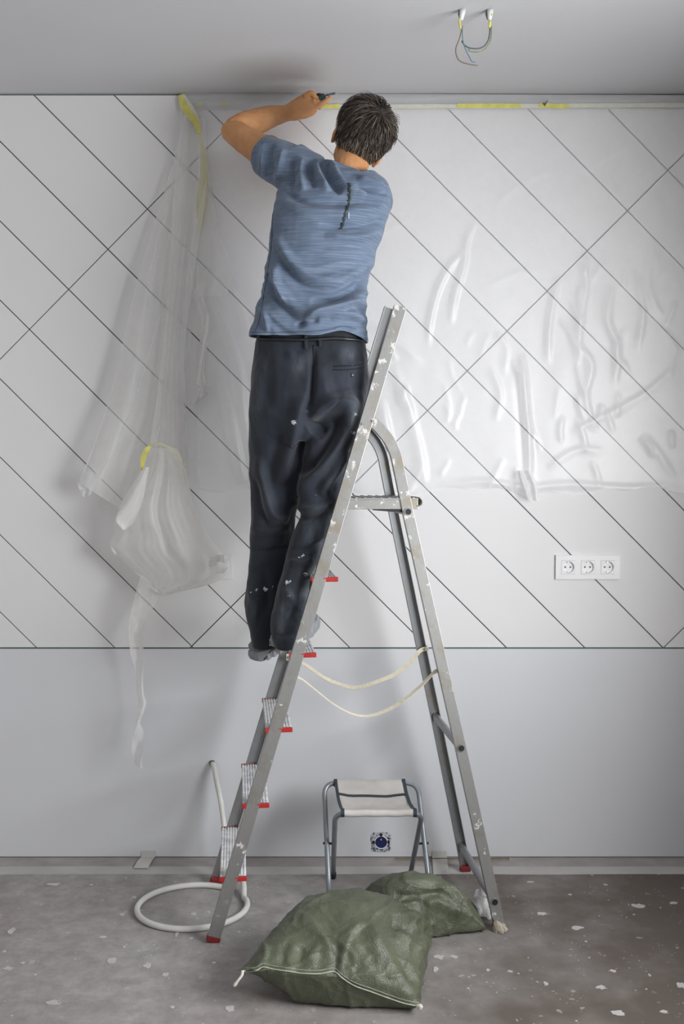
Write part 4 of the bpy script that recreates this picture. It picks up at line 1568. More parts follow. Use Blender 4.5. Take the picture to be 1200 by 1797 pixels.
# yellow tape still stuck to the film
def tape_px(pxs, ws, Ys, mat, tw):
    n = 40
    c_ = spline(pxs, n); w_ = np.interp(np.linspace(0, 1, n), np.linspace(0, 1, len(ws)), ws); y_ = np.interp(np.linspace(0, 1, n), np.linspace(0, 1, len(Ys)), Ys)
    pts = [P(a_[0], a_[1], Y=b_) for a_, b_ in zip(c_, y_)]
    wv = []
    for i in range(n):
        d = pts[min(i + 1, n - 1)] - pts[max(i - 1, 0)]
        d /= np.linalg.norm(d)
        pr = np.cross(d, (0, 1, 0)); pr /= np.linalg.norm(pr)
        g_ = tw(i / (n - 1))
        wv.append((pr * math.cos(g_) + np.array((0, 1, 0)) * math.sin(g_)) * w_[i] / 2 * mpp(y_[i]))
    return ribbon(pts, wv, 0.0008)
tape_px([(319, 166), (322, 182), (333, 200), (344, 216), (350, 236)], [9, 15, 15, 11, 5], [-0.012, -0.02, -0.03, -0.04, -0.05], M['yellow_tape'], lambda t_: 0.2).build('tape', M['yellow_tape'], loose)
tape_px([(322, 166), (332, 182), (343, 200), (352, 222)], [3, 7, 6, 3], [-0.011, -0.019, -0.029, -0.04], M['pale_tape'], lambda t_: 0.2).build('tape', M['pale_tape'], loose)
tp = m_film('tape_on_film', 0.36, tint=(0.86, 0.84, 0.50, 1))
tape_px([(350, 234), (358, 290), (354, 350), (350, 400), (344, 420)], [4, 14, 20, 10, 3], [-0.05, -0.055, -0.055, -0.05, -0.05], tp, lambda t_: 0.4).build('tape', tp, loose)
tape_px([(249, 826), (251, 806), (256, 792), (264, 782)], [4, 10, 9, 5], [-0.20, -0.20, -0.20, -0.19], M['yellow_tape'], lambda t_: 0.2).build('tape', M['yellow_tape'], loose)
tape_px([(262, 782), (276, 778), (294, 784), (310, 796), (320, 816), (326, 850)], [4, 5, 4, 5, 4, 2], [-0.19, -0.2, -0.2, -0.19, -0.18, -0.16], tp, lambda t_: 0.5).build('tape', tp, loose)

# ================================================================== the man on the ladder
def ering(cx, cy, cz, rx, ry, n=40, sq=2.3, rot=0.0, ax=(1, 0, 0), ay=(0, 1, 0)):
    """super-ellipse ring spanned by ax, ay"""
    ax = np.array(ax, float); ay = np.array(ay, float)
    out = []
    for k in range(n):
        th = 2 * math.pi * k / n
        c_, s_ = math.cos(th), math.sin(th)
        a_ = math.copysign(abs(c_) ** (2 / sq), c_) * rx
        b_ = math.copysign(abs(s_) ** (2 / sq), s_) * ry
        out.append(np.array((cx, cy, cz)) + ax * a_ + ay * b_)
    return out


def px_rings(rows, n=40, sq=2.3, k=40):
    """rows: (py, left, right, Y, half depth)"""
    rows = spline(rows, k)
    out = []
    for py, l, r_, Y, hd in rows:
        a_ = P(l, py, Y=Y); b_ = P(r_, py, Y=Y)
        c_ = (a_ + b_) / 2
        out.append(ering(c_[0], c_[1], c_[2], (b_[0] - a_[0]) / 2, hd, n, sq))
    return out


def tube_px(pts, k=16, n=20):
    """pts: (px, py, Y, r in metres)"""
    s_ = spline(pts, k)
    return [P(a_, b_, Y=c_) for a_, b_, c_, _ in s_], [r_ for *_, r_ in s_]


FOOT = Lp(uf(SZ[3]) - 0.02, 0, SZ[3])
man = empty('person', tuple(FOOT))
tag(man, 'man in blue T-shirt and dark trousers standing on the ladder, reaching for the ceiling', 'person')

# ---- body (one continuous skin mesh)
bd = MB()
bd.loft(px_rings([(720, 462, 625, -0.41, 0.08), (640, 462, 628, -0.41, 0.085), (560, 475, 625, -0.42, 0.085), (480, 488, 632, -0.43, 0.09), (400, 500, 650, -0.43, 0.095), (350, 515, 655, -0.42, 0.085), (325, 545, 640, -0.415, 0.06), (308, 585, 630, -0.41, 0.04)], k=24))
# neck
np_, nr = tube_px([(605, 345, -0.425, 0.060), (610, 318, -0.425, 0.058), (614, 296, -0.42, 0.056), (620, 275, -0.40, 0.058), (628, 255, -0.39, 0.06)])
bd.tube(np_, nr, 20)
# trapezius slopes
for x1, y1, w1 in ((535, 322, 0.05), (650, 345, 0.035)):
    a_, r_ = tube_px([(612, 312, -0.42, 0.040), ((612 + x1) / 2, (312 + y1) / 2, -0.42, w1), (x1, y1, -0.42, w1)])
    bd.tube(a_, r_, 16)
# left arm (raised)
SHO = (520, 303, -0.41); ELB = (407, 230, -0.245); WRI = (503, 199, -0.135)
a_, r_ = tube_px([(535, 315, -0.415, 0.055), (505, 293, -0.38, 0.054), (470, 272, -0.335, 0.051), (440, 252, -0.295, 0.047), (416, 236, -0.258, 0.042), (407, 230, -0.245, 0.0375)], 22)
bd.tube(a_, r_, 20)
bd.ellipsoid(P(407, 231, Y=-0.247), 0.038, 0.036, 0.036)
a_, r_ = tube_px([(406, 229, -0.245, 0.036), (425, 221, -0.225, 0.043), (448, 214, -0.20, 0.043), (475, 205, -0.165, 0.036), (498, 200, -0.14, 0.0285), (510, 197, -0.13, 0.027)], 22)
bd.tube(a_, r_, 20)
# left hand: palm and five fingers closed on the knife
def finger(pts, r0, r1):
    a_, _ = tube_px([(x, y, Y, 0) for x, y, Y in pts], 14)
    rr_ = np.interp(np.linspace(0, 1, 14), [0, .35, .7, 1], [r0, r0 * .95, (r0 + r1) / 2, r1])
    bd.tube(a_, rr_, 12)
    bd.ellipsoid(a_[-1], r1, r1, r1, nu=10, nv=8)
    return a_
palm = []
for (x, y, Y, rx, rz) in ((504, 199, -0.132, 0.026, 0.027), (518, 194, -0.125, 0.022, 0.034), (532, 188, -0.12, 0.019, 0.041), (543, 183, -0.118, 0.018, 0.041), (550, 180, -0.118, 0.012, 0.034)):
    c_ = P(x, y, Y=Y)
    d = P(550, 180, Y=-0.12) - P(504, 199, Y=-0.12); d /= np.linalg.norm(d)
    up_ = np.cross(d, (0, -1, 0)); up_ /= np.linalg.norm(up_)
    palm.append(ering(c_[0], c_[1], c_[2], rz, rx, 20, 2.4, ax=up_, ay=(0, 1, 0)))
bd.loft(palm)
F1 = finger([(541, 167, -0.115, ), (549, 166, -0.100), (555, 172, -0.088), (552, 181, -0.085)], 0.0095, 0.0075)          # little finger side curls over the handle
F2 = finger([(545, 173, -0.125), (553, 171, -0.112), (559, 176, -0.098), (556, 184, -0.092)], 0.0098, 0.008)
F3 = finger([(548, 180, -0.128), (557, 179, -0.118), (563, 182, -0.104), (560, 189, -0.096)], 0.0098, 0.008)
F4 = finger([(548, 189, -0.122), (559, 186, -0.125), (570, 179, -0.122), (580, 171, -0.115)], 0.0095, 0.0072)           # index laid along the knife
F5 = finger([(533, 170, -0.135), (543, 164, -0.142), (549, 164, -0.143), (552, 169, -0.140)], 0.0105, 0.0085)          # thumb
# right arm: passes in front of the chest towards the wall
a_, r_ = tube_px([(655, 350, -0.40, 0.058), (640, 345, -0.33, 0.052), (615, 335, -0.25, 0.046), (592, 322, -0.19, 0.040), (584, 318, -0.175, 0.038)], 20)
bd.tube(a_, r_, 18)
a_, r_ = tube_px([(585, 318, -0.175, 0.038), (560, 302, -0.16, 0.042), (530, 282, -0.15, 0.036), (508, 267, -0.14, 0.028), (498, 260, -0.135, 0.027)], 20)
bd.tube(a_, r_, 18)
palm2 = []
for (x, y, Y, rx, rz) in ((500, 261, -0.135, 0.017, 0.027), (490, 254, -0.13, 0.015, 0.034), (480, 248, -0.125, 0.014, 0.040), (474, 244, -0.122, 0.010, 0.036)):
    c_ = P(x, y, Y=Y)
    palm2.append(ering(c_[0], c_[1], c_[2], rx, rz, 20, 2.4, ax=(0.5, 0, 0.85), ay=(0, 1, 0)))
bd.loft(palm2)
for k, (dy, ln) in enumerate(((-0.155, .8), (-0.135, 1.0), (-0.112, 1.0), (-0.092, .85))):
    finger([(476, 245, dy), (466 - 2 * ln, 240, dy + .004), (462 - 2 * ln, 246, dy + .01), (466, 252, dy + .012)], 0.0088, 0.0072)
finger([(490, 262, -0.12), (482, 262, -0.10), (474, 258, -0.09), (468, 254, -0.088)], 0.010, 0.008)
# legs under the trousers
for pts in ([(500, 700, -0.40, 0.075), (492, 800, -0.39, 0.062), (482, 920, -0.385, 0.050), (466, 1020, -0.39, 0.045), (464, 1100, -0.40, 0.036), (468, 1132, -0.405, 0.034)],
            [(590, 700, -0.43, 0.075), (570, 800, -0.44, 0.060), (555, 900, -0.47, 0.048), (519, 1010, -0.497, 0.038), (508, 1090, -0.505, 0.036), (508, 1126, -0.505, 0.034)]):
    a_, r_ = tube_px(pts, 24)
    bd.tube(a_, r_, 18)
# head
HC = P(634, 243, Y=-0.405)
def rotm(axis, ang): return np.array(Matrix.Rotation(ang, 3, axis))
HRM = rotm('Y', R(27)) @ rotm('Z', R(14)) @ rotm('X', R(14))
def hd(p): return HC + HRM @ np.array(p, float)
bd.ellipsoid(hd((0, 0.0, 0.018)), 0.074, 0.093, 0.088, HRM, 28, 18)
bd.ellipsoid(hd((0, 0.045, -0.045)), 0.058, 0.056, 0.072, HRM, 24, 16)       # face
bd.ellipsoid(hd((0, 0.055, -0.092)), 0.040, 0.040, 0.026, HRM, 20, 12)       # chin
bd.ellipsoid(hd((0, 0.02, -0.075)), 0.056, 0.055, 0.036, HRM, 20, 12)        # jaw
bd.ellipsoid(hd((0, 0.104, -0.035)), 0.013, 0.018, 0.022, HRM, 16, 10)       # nose
bd.ellipsoid(hd((0, 0.096, -0.015)), 0.009, 0.014, 0.022, HRM, 16, 10)
bd.ellipsoid(hd((0, 0.092, 0.008)), 0.048, 0.012, 0.012, HRM, 16, 10)        # brow
for s in (-1, 1):
    er = HRM @ rotm('Z', R(s * 24))
    bd.ellipsoid(hd((s * 0.078, 0.004, -0.022)), 0.009, 0.020, 0.032, er, 16, 12)
    bd.ellipsoid(hd((s * 0.077, 0.008, -0.045)), 0.007, 0.011, 0.014, er, 14, 10)
bme = remesh(bd, 0.0034, 4, 0.5)
# hands and arms: gentle tendon relief
bco = get_co(bme); bno = get_no(bme)
bco += bno * np.array([0.0012 * noise.noise((p[0] * 60, p[1] * 60, p[2] * 60)) for p in bco])[:, None]
set_co(bme, bco)
bodyo = link_mesh('body', bme, M['skin'], man)
for s in (-1, 1):
    e_ = MB().ellipsoid(hd((s * 0.030, 0.088, -0.012)), 0.012, 0.010, 0.011, HRM, 14, 10).build('eye', M['eye'], bodyo, smooth=True)
    e_ = MB().ellipsoid(hd((s * 0.030, 0.0965, -0.012)), 0.005, 0.003, 0.005, HRM, 12, 8).build('iris', M['iris'], bodyo, smooth=True)
    MB().ellipsoid(hd((s * 0.030, 0.1005, 0.012)), 0.018, 0.004, 0.004, HRM, 12, 8).build('eyebrow', M['stubble'], bodyo, smooth=True)
MB().ellipsoid(hd((0, 0.098, -0.070)), 0.022, 0.006, 0.006, HRM, 14, 8).build('mouth', M['lip'], bodyo, smooth=True)
for F_ in (F4,):
    MB().ellipsoid(F_[-1] + np.array((0.001, -0.004, 0.003)), 0.0045, 0.002, 0.004, nu=10, nv=6).build('nail', M['nail'], bodyo, smooth=True)

# ---- hair: scalp cap plus strands in one mesh
hv = MB()
rh = random.Random(3)
def in_hair(p):
    x, y, z = p                                   # unit direction in head space
    line = 0.36 if y > 0.55 else (-0.02 if y > 0.05 else np.interp(y, [-1, -0.75, -0.3, 0.05], [-0.82, -0.80, -0.62, -0.25]))
    return z > line
cap_me = MB()
cap_me.ellipsoid((0, 0, 0), 1, 1, 1, None, 60, 40)
keepf = []
cv = [np.array(v_) for v_ in cap_me.v]
def scalp(dv, h):
    r_ = np.array((0.0765 + h, 0.096 + h, 0.0915 + h))
    p = np.array(dv) * r_
    p = p + np.array((0, 0, 0.018))
    return p
tones = []
vv, ffc = [], []
for dv in cv:
    h = 0.010 + 0.004 * noise.noise(tuple(dv * 3.0)) if in_hair(dv) else 0.001
    vv.append(hd(scalp(dv, h)))
    tones.append(0.22 + 0.1 * noise.noise(tuple(dv * 6.0)))
for f_ in cap_me.f:
    if all(in_hair(cv[i]) for i in f_): ffc.append(f_)
hv.add(vv, ffc)
whorl = np.array((0.15, -0.62, 0.77)); whorl /= np.linalg.norm(whorl)
NST = 5200
for k in range(NST):
    while True:
        dv = np.array((rh.gauss(0, 1), rh.gauss(0, 1), rh.gauss(0, 1)))
        dv /= np.linalg.norm(dv)
        if in_hair(dv): break
    tang = dv - whorl * dv.dot(whorl)
    tang = dv * whorl.dot(dv) - whorl          # away from the whorl along the surface
    tang = tang - dv * tang.dot(dv)
    tang /= np.linalg.norm(tang) + 1e-9
    side = np.cross(dv, tang)
    cl = noise.noise(tuple(dv * 4.5 + 9)); c2 = noise.noise(tuple(dv * 4.5 - 5))
    tang = tang + side * (0.75 * cl + 0.35 + rh.gauss(0, 0.12))
    tang /= np.linalg.norm(tang)
    topness = max(0, dv[2])
    ln = (0.030 + 0.030 * topness) * rh.uniform(0.7, 1.35)
    lift = (0.50 + 1.2 * max(0, c2) * (0.4 + topness) + rh.gauss(0, 0.16))
    h0 = 0.004 + 0.006 * rh.random()
    p0 = scalp(dv, h0)
    pts = []
    for j in range(4):
        t_ = j / 3.0
        pts.append(hd(p0 + tang * ln * t_ + dv * (lift * ln * (t_ - 0.9 * t_ * t_) - 0.10 * ln * t_ * t_)))
    w0 = rh.uniform(0.0010, 0.0022)
    sd_ = HRM @ side
    up_ = HRM @ dv
    base = len(hv.v)
    vv = []
    for j, p in enumerate(pts):
        ww = w0 * (1 - 0.75 * (j / 3.0) ** 2)
        vv += [p - sd_ * ww, p + up_ * ww * 0.8, p + sd_ * ww]
    fs = []
    for j in range(3):
        a0 = j * 3
        fs += [(a0, a0 + 1, a0 + 4, a0 + 3), (a0 + 1, a0 + 2, a0 + 5, a0 + 4), (a0 + 2, a0, a0 + 3, a0 + 5)]
    hv.add(vv, fs)
    # greyer towards nape and temples
    grey = np.clip(0.25 - 0.9 * dv[2] - 0.1, 0, 1)
    tn = np.clip(rh.gauss(0.42 + 0.40 * grey + 0.30 * cl, 0.20), 0, 1)
    tones += [tn] * 12
hme = bpy.data.meshes.new('hair')
hme.from_pydata(hv.v, [], hv.f)
at_ = hme.attributes.new('tone', 'FLOAT', 'POINT')
at_.data.foreach_set('value', np.array(tones, dtype=np.float32))
link_mesh('hair', hme, M['hair'], man)

# ---- helper to open a cloth shell with a plane and give it thickness
def cut(me, co_, no_, near=None, rad=None, ok=None):
    bm = bmesh.new(); bm.from_mesh(me)
    if near is None:
        geom = bm.verts[:] + bm.edges[:] + bm.faces[:]
    else:
        nv = Vector(near)
        fs = [f_ for f_ in bm.faces if (f_.calc_center_median() - nv).length < rad and (ok is None or ok(f_.calc_center_median()))]
        es = list({e_ for f_ in fs for e_ in f_.edges}); vs_ = list({v_ for f_ in fs for v_ in f_.verts})
        geom = vs_ + es + fs
    bmesh.ops.bisect_plane(bm, geom=geom, plane_co=Vector(co_), plane_no=Vector(no_), clear_outer=True)
    # drop loose islands left over
    bm.to_mesh(me); bm.free()
    me.update()


def thicken(o, t):
    s_ = o.modifiers.new('thick', 'SOLIDIFY'); s_.thickness = t; s_.offset = 1.0


# ---- trousers
tr = MB()
tr.loft(px_rings([(560, 456, 632, -0.42, 0.112), (592, 451, 640, -0.42, 0.116), (625, 446, 645, -0.425, 0.128), (665, 441, 648, -0.43, 0.136), (705, 439, 646, -0.43, 0.132), (745, 438, 642, -0.425, 0.118), (775, 440, 634, -0.42, 0.095)], sq=2.5, k=34))
LEGL = [(690, 441, 552, -0.42, 0.110), (745, 437, 548, -0.41, 0.108), (800, 437, 544, -0.40, 0.100), (850, 438, 536, -0.39, 0.092), (890, 440, 521, -0.382, 0.084), (930, 441, 516, -0.380, 0.074), (965, 439, 512, -0.382, 0.068), (1000, 436, 506, -0.385, 0.066), (1040, 431, 499, -0.388, 0.066), (1070, 430, 494, -0.392, 0.064), (1100, 437, 490, -0.398, 0.062), (1122, 442, 492, -0.406, 0.066), (1135, 445, 491, -0.408, 0.065)]
LEGR = [(690, 548, 645, -0.44, 0.110), (745, 543, 640, -0.445, 0.110), (800, 531, 628, -0.45, 0.102), (850, 524, 613, -0.46, 0.092), (880, 523, 602, -0.47, 0.084), (900, 528, 595, -0.475, 0.080), (925, 518, 586, -0.482, 0.076), (945, 510, 579, -0.487, 0.072), (965, 505, 571, -0.49, 0.070), (985, 501, 560, -0.492, 0.069), (1003, 496, 547, -0.495, 0.068), (1030, 489, 541, -0.50, 0.068), (1060, 480, 546, -0.503, 0.068), (1090, 476, 543, -0.505, 0.066), (1115, 476, 538, -0.505, 0.064), (1136, 481, 533, -0.505, 0.064)]
tr.loft(px_rings(LEGL, k=60))
tr.loft(px_rings(LEGR, k=60))
tme = remesh(tr, 0.0048, 8, 0.5)
tc = get_co(tme); tn_ = get_no(tme)
q = Qn(tc)
TF = [
    ([(560, 640), (575, 690), (600, 705), (640, 700)], 0.010, 10, 18),
    ([(545, 735), (575, 705), (620, 690)], 0.014, 8, 22),
    ([(547, 760), (575, 740), (612, 745)], -0.020, 16, 16),
    ([(622, 700), (600, 760), (570, 810), (520, 870)], 0.016, 10, 12),
    ([(600, 740), (570, 790), (530, 835)], -0.020, 12, 12),
    ([(630, 780), (605, 830), (575, 870)], -0.014, 9, 9),
    ([(612, 790), (590, 830), (560, 868)], 0.012, 8, 9),
    ([(550, 610), (549, 660), (545, 700), (538, 722)], -0.010, 5, 5),
    ([(534, 690), (522, 740), (508, 790), (494, 850)], 0.016, 8, 16),
    ([(500, 760), (480, 810), (470, 860)], -0.008, 10, 12),
    ([(452, 800), (465, 850), (480, 900), (505, 915)], 0.013, 7, 12),
    ([(448, 840), (458, 890), (470, 930)], -0.008, 7, 9),
    ([(440, 925), (460, 932), (485, 930), (510, 925)], 0.006, 4, 8),
    ([(440, 962), (465, 966), (490, 962), (508, 955)], -0.006, 4, 6),
    ([(512, 880), (535, 892), (560, 890), (590, 880)], 0.010, 5, 10),
    ([(520, 905), (550, 908), (585, 900)], -0.008, 5, 9),
    ([(510, 965), (535, 962), (562, 955), (578, 945)], -0.006, 4, 6),
    ([(505, 985), (530, 984), (550, 978)], 0.006, 4, 7),
    ([(500, 1030), (520, 1060), (515, 1090)], 0.007, 6, 10),
    ([(540, 1030), (525, 1060), (510, 1100)], -0.008, 6, 8),
    ([(548, 1050), (540, 1085), (535, 1112)], 0.008, 5, 8),
    ([(436, 1030), (448, 1060), (446, 1100)], 0.006, 5, 9),
    ([(455, 990), (470, 1030), (468, 1080)], -0.006, 8, 10),
    ([(460, 600), (470, 650), (466, 720)], -0.006, 10, 14),
    ([(500, 620), (525, 625), (545, 615)], 0.004, 6, 10),
    ([(480, 1113), (505, 1117), (532, 1112)], -0.004, 2.5, 3),
    ([(585, 620), (610, 640), (640, 640)], 0.004, 6, 9)]
back_ = np.clip(-tn_[:, 1] * 1.6 + 0.25, 0, 1)
dd = 1.7 * fold_field(q, TF) * back_
dd += 0.005 * np.array([noise.fractal((p[0] * 13, p[1] * 13, p[2] * 7), 1.0, 2.0, 3) for p in tc]) + 0.005 * np.array([0.3 - abs(noise.noise((p[0] * 9 + 4, p[1] * 5, p[2] * 11 + 2.5 * p[0]))) for p in tc])
tc = tc + tn_ * dd[:, None]
set_co(tme, tc)
cut(tme, P(545, 577, Y=-0.42), (0.02, -0.02, 1))
bm = bmesh.new(); bm.from_mesh(tme)      # remove leftovers under the cuts
bm.verts.ensure_lookup_table()
seen = set(); comps = []
for v_ in bm.verts:
    if v_ in seen: continue
    st_ = [v_]; seen.add(v_); comp = []
    while st_:
        x = st_.pop(); comp.append(x)
        for e_ in x.link_edges:
            y = e_.other_vert(x)
            if y not in seen: seen.add(y); st_.append(y)
    comps.append(comp)
comps.sort(key=len)
bmesh.ops.delete(bm, geom=[v_ for c_ in comps[:-1] for v_ in c_], context='VERTS')
bm.to_mesh(tme); bm.free()
tc = get_co(tme); q = Qn(tc)
dust = np.zeros(len(tc))
for (x, y, rx, ry, a_) in ((560, 930, 22, 40, .55), (500, 1090, 18, 40, .55), (530, 1080, 14, 40, .6), (538, 1045, 10, 30, .5), (452, 700, 10, 60, .30), (525, 640, 12, 18, .35), (612, 620, 14, 14, .35), (625, 720, 14, 40, .35), (600, 850, 20, 40, .30), (470, 880, 18, 40, .18), (465, 640, 20, 30, .15), (445, 1070, 8, 30, .25), (515, 1040, 20, 30, .25)):
    dust = np.maximum(dust, a_ * np.exp(-((q[:, 0] - x) / rx) ** 2 - ((q[:, 1] - y) / ry) ** 2))
paint = np.zeros(len(tc))
for (x, y, r_, a_) in ((515, 741, 4.5, 1.2), (538, 721, 2, .8), (500, 634, 1.5, .8), (516, 636, 1.5, .8), (582, 636, 1.5, .8), (625, 727, 4, .9), (620, 760, 5, .8), (503, 1022, 4.5, 1), (509, 1020, 3, 1), (450, 1035, 3, .9), (465, 1034, 5, .95), (478, 1030, 2, .9), (440, 1040, 2, .9), (507, 1046, 2.5, .9), (532, 975, 4, .8), (536, 1008, 5, .8), (524, 978, 3, .7), (453, 998, 2, .8), (532, 1105, 3, .9), (440, 990, 2, .6), (555, 868, 2, .8), (452, 1049, 2, .8), (618, 640, 1.5, .6)):
    paint = np.maximum(paint, a_ * np.exp(-((q[:, 0] - x) ** 2 + (q[:, 1] - y) ** 2) / r_ ** 2 * 0.7))
front_side = tc[:, 1] > -0.43
for nm_, arr in (('dust', dust), ('paint', paint)):
    at_ = tme.attributes.new(nm_, 'FLOAT', 'POINT')
    at_.data.foreach_set('value', arr.astype(np.float32))
BT = BVHTree.FromPolygons([Vector(v_) for v_ in tc], [tuple(p.vertices) for p in tme.polygons])
trousers = link_mesh('trousers', tme, M['pants'], man)
tag(trousers, 'dark navy work trousers with white paint flecks')
thicken(trousers, -0.004)


def path_tube(name, bvh, pxs, r_, mat, parent, n=24, off=0.001, flat=1.0):
    pts = hit_path(bvh, pxs, n, off)
    if len(pts) > 2:
        return MB().tube(pts, r_, 6).build(name, mat, parent, smooth=True)


def patch(name, bvh, quad, mat, parent, nu=6, nv=6, off=0.002):
    """small cloth piece lying on a garment: quad in pixels tl,tr,br,bl"""
    tl, tr_, br_, bl_ = [np.array(c_, float) for c_ in quad]
    v = []
    for j in range(nv + 1):
        for i in range(nu + 1):
            s_, t_ = i / nu, j / nv
            p = (tl * (1 - s_) + tr_ * s_) * (1 - t_) + (bl_ * (1 - s_) + br_ * s_) * t_
            h = hit(bvh, p[0], p[1], off)
            if h is None: return None
            v.append(h)
    w_ = nu + 1
    o = mesh(name, v, [(j * w_ + i, j * w_ + i + 1, (j + 1) * w_ + i + 1, (j + 1) * w_ + i) for j in range(nv) for i in range(nu)], mat, parent, smooth=True)
    s_ = o.modifiers.new('t', 'SOLIDIFY'); s_.thickness = 0.0015; s_.offset = 0
    return o


path_tube('seat_seam', BT, [(550, 606), (549, 650), (545, 695), (539, 720)], 0.0016, M['pants_seam'], trousers)
patch('waistband', BT, ((453, 593), (641, 594), (643, 604), (451, 603)), M['pants_seam'], trousers, 40, 3, 0.003)
patch('belt_loop', BT, ((533, 589.5), (539, 589.5), (540, 612), (534, 612)), M['pants'], trousers, 3, 6, 0.006)
patch('belt_loop', BT, ((558, 592), (564, 592), (564, 608), (559, 608)), M['pants'], trousers, 3, 6, 0.006)
path_tube('pocket_welt', BT, [(585, 643), (605, 642), (625, 641), (637, 638)], 0.0016, M['pants_seam'], trousers)
path_tube('pocket_welt', BT, [(585, 649), (605, 649), (625, 647), (638, 645)], 0.0016, M['pants_seam'], trousers)
hb = hit(BT, 619, 658.5, 0.002)
if hb is not None:
    bt_ = MB().tube([hb, hb + np.array((0, -0.004, 0))], 0.0058, 16).build('pocket_button', M['trim_dark'], trousers)
    MB().tube([hb + np.array((0, -0.004, 0)), hb + np.array((0, -0.0052, 0))], 0.0028, 12).build('button_centre', M['bolt'], bt_)
# belt seen in the gap under the shirt
path_tube('belt', BT, [(456, 594), (500, 596), (545, 596), (590, 594), (636, 597)], 0.006, M['belt'], trousers, 40, 0.003)

# ---- T-shirt
sh = MB()
sh.loft(px_rings([(640, 432, 645, -0.425, 0.135), (612, 435, 645, -0.425, 0.135), (588, 438, 644, -0.425, 0.134), (560, 446, 643, -0.43, 0.130), (520, 458, 643, -0.435, 0.124), (480, 465, 650, -0.44, 0.124), (440, 471, 662, -0.44, 0.128), (400, 474, 675, -0.44, 0.130), (370, 477, 683, -0.435, 0.128), (345, 484, 685, -0.43, 0.118), (325, 500, 680, -0.425, 0.100), (308, 530, 662, -0.42, 0.080), (294, 560, 644, -0.42, 0.066), (280, 582, 638, -0.418, 0.060)], sq=2.4, k=60))
a_, r_ = tube_px([(565, 340, -0.42, 0.082), (535, 317, -0.415, 0.077), (505, 294, -0.385, 0.074), (480, 281, -0.355, 0.069), (458, 270, -0.325, 0.064), (436, 254, -0.295, 0.060)], 24)
sh.tube(a_, r_, 26)
# left shoulder yoke and right sleeve going forward
a_, r_ = tube_px([(585, 324, -0.42, 0.056), (550, 305, -0.41, 0.062), (515, 290, -0.39, 0.070)], 12)
sh.tube(a_, r_, 20)
a_, r_ = tube_px([(640, 350, -0.42, 0.085), (648, 352, -0.38, 0.075), (632, 345, -0.31, 0.068), (612, 336, -0.25, 0.064)], 16)
sh.tube(a_, r_, 22)
sme2 = remesh(sh, 0.0044, 7, 0.5)
sc = get_co(sme2); sn = get_no(sme2)
q = Qn(sc)
HF = [
    # neck and shoulder gathers
    ([(582, 282), (592, 310), (612, 332), (640, 345)], 0.012, 4, 9), ([(570, 283), (580, 315), (600, 340)], -0.010, 5, 7),
    ([(556, 282), (562, 310), (580, 335)], 0.010, 4, 8), ([(545, 280), (546, 305), (552, 330)], -0.008, 5, 6),
    ([(532, 278), (530, 305), (534, 335)], 0.009, 4, 8), ([(516, 272), (512, 300), (512, 335)], -0.007, 5, 7),
    ([(500, 262), (494, 285), (488, 318)], 0.007, 4, 8), ([(478, 252), (474, 275), (476, 312)], -0.006, 5, 6),
    ([(464, 250), (460, 278), (466, 310)], 0.005, 3, 6),
    ([(628, 312), (650, 322), (672, 330)], 0.008, 4, 6), ([(622, 326), (648, 334), (678, 340)], -0.008, 4, 5),
    ([(625, 340), (650, 345), (682, 352)], 0.007, 4, 6), ([(610, 355), (640, 352), (670, 358)], -0.006, 4, 6),
    # back: long swags
    ([(490, 330), (525, 350), (570, 357), (620, 352)], -0.007, 6, 10), ([(495, 350), (540, 366), (600, 372), (660, 366)], 0.006, 6, 10),
    ([(560, 392), (610, 398), (660, 390), (678, 380)], -0.006, 5, 8), ([(570, 412), (620, 415), (668, 405)], 0.006, 5, 9),
    ([(480, 430), (500, 470), (530, 500), (580, 510), (630, 490), (660, 470)], -0.009, 6, 10),
    ([(482, 410), (510, 455), (550, 486), (600, 488), (655, 455)], 0.007, 7, 11),
    ([(476, 470), (495, 510), (525, 540), (570, 545), (620, 520), (648, 500)], 0.009, 6, 10),
    ([(470, 480), (485, 520), (512, 555), (535, 565)], -0.007, 5, 8),
    ([(545, 530), (590, 525), (630, 505), (646, 495)], -0.010, 4, 7),
    ([(530, 565), (560, 545), (600, 535), (642, 522)], 0.010, 4, 8), ([(518, 572), (540, 562), (560, 560)], -0.008, 4, 6),
    ([(600, 545), (625, 540), (642, 555)], -0.007, 4, 6), ([(580, 560), (610, 550), (635, 562)], 0.006, 5, 8),
    ([(486, 455), (490, 500), (505, 545)], 0.006, 4, 8),
    ([(462, 540), (468, 560), (470, 585)], 0.004, 4, 6),
    ([(483, 335), (478, 380), (477, 420), (472, 450)], -0.004, 3, 4)]
bk = np.clip(-sn[:, 1] * 1.6 + 0.4, 0, 1)
dd = 2.3 * fold_field(q, HF) * bk
dd += 0.004 * np.array([noise.fractal((p[0] * 9, p[1] * 9, p[2] * 16), 1.0, 2.0, 3) for p in sc])
def drag(p, x, y):
    k_ = 0.35 + 0.65 * min(1, max(0, (y - 400) / 120.0)) if y > 330 else 0.35
    k_ *= 0.6 + 0.4 * min(1, max(0, (x - 480) / 150.0))
    w_ = p[2] + 0.10 * p[0] - 0.9 * p[0] ** 2
    n_ = noise.noise((p[0] * 3.0 + 3, 0.4, w_ * 26 + 2.0 * noise.noise((p[0] * 4, 0, p[2] * 5))))
    return 0.017 * k_ * (0.35 - abs(n_)) * 1.6
dd += bk * np.array([drag(p, x, y) for p, (x, y) in zip(sc, q)])
sc = sc + sn * dd[:, None]
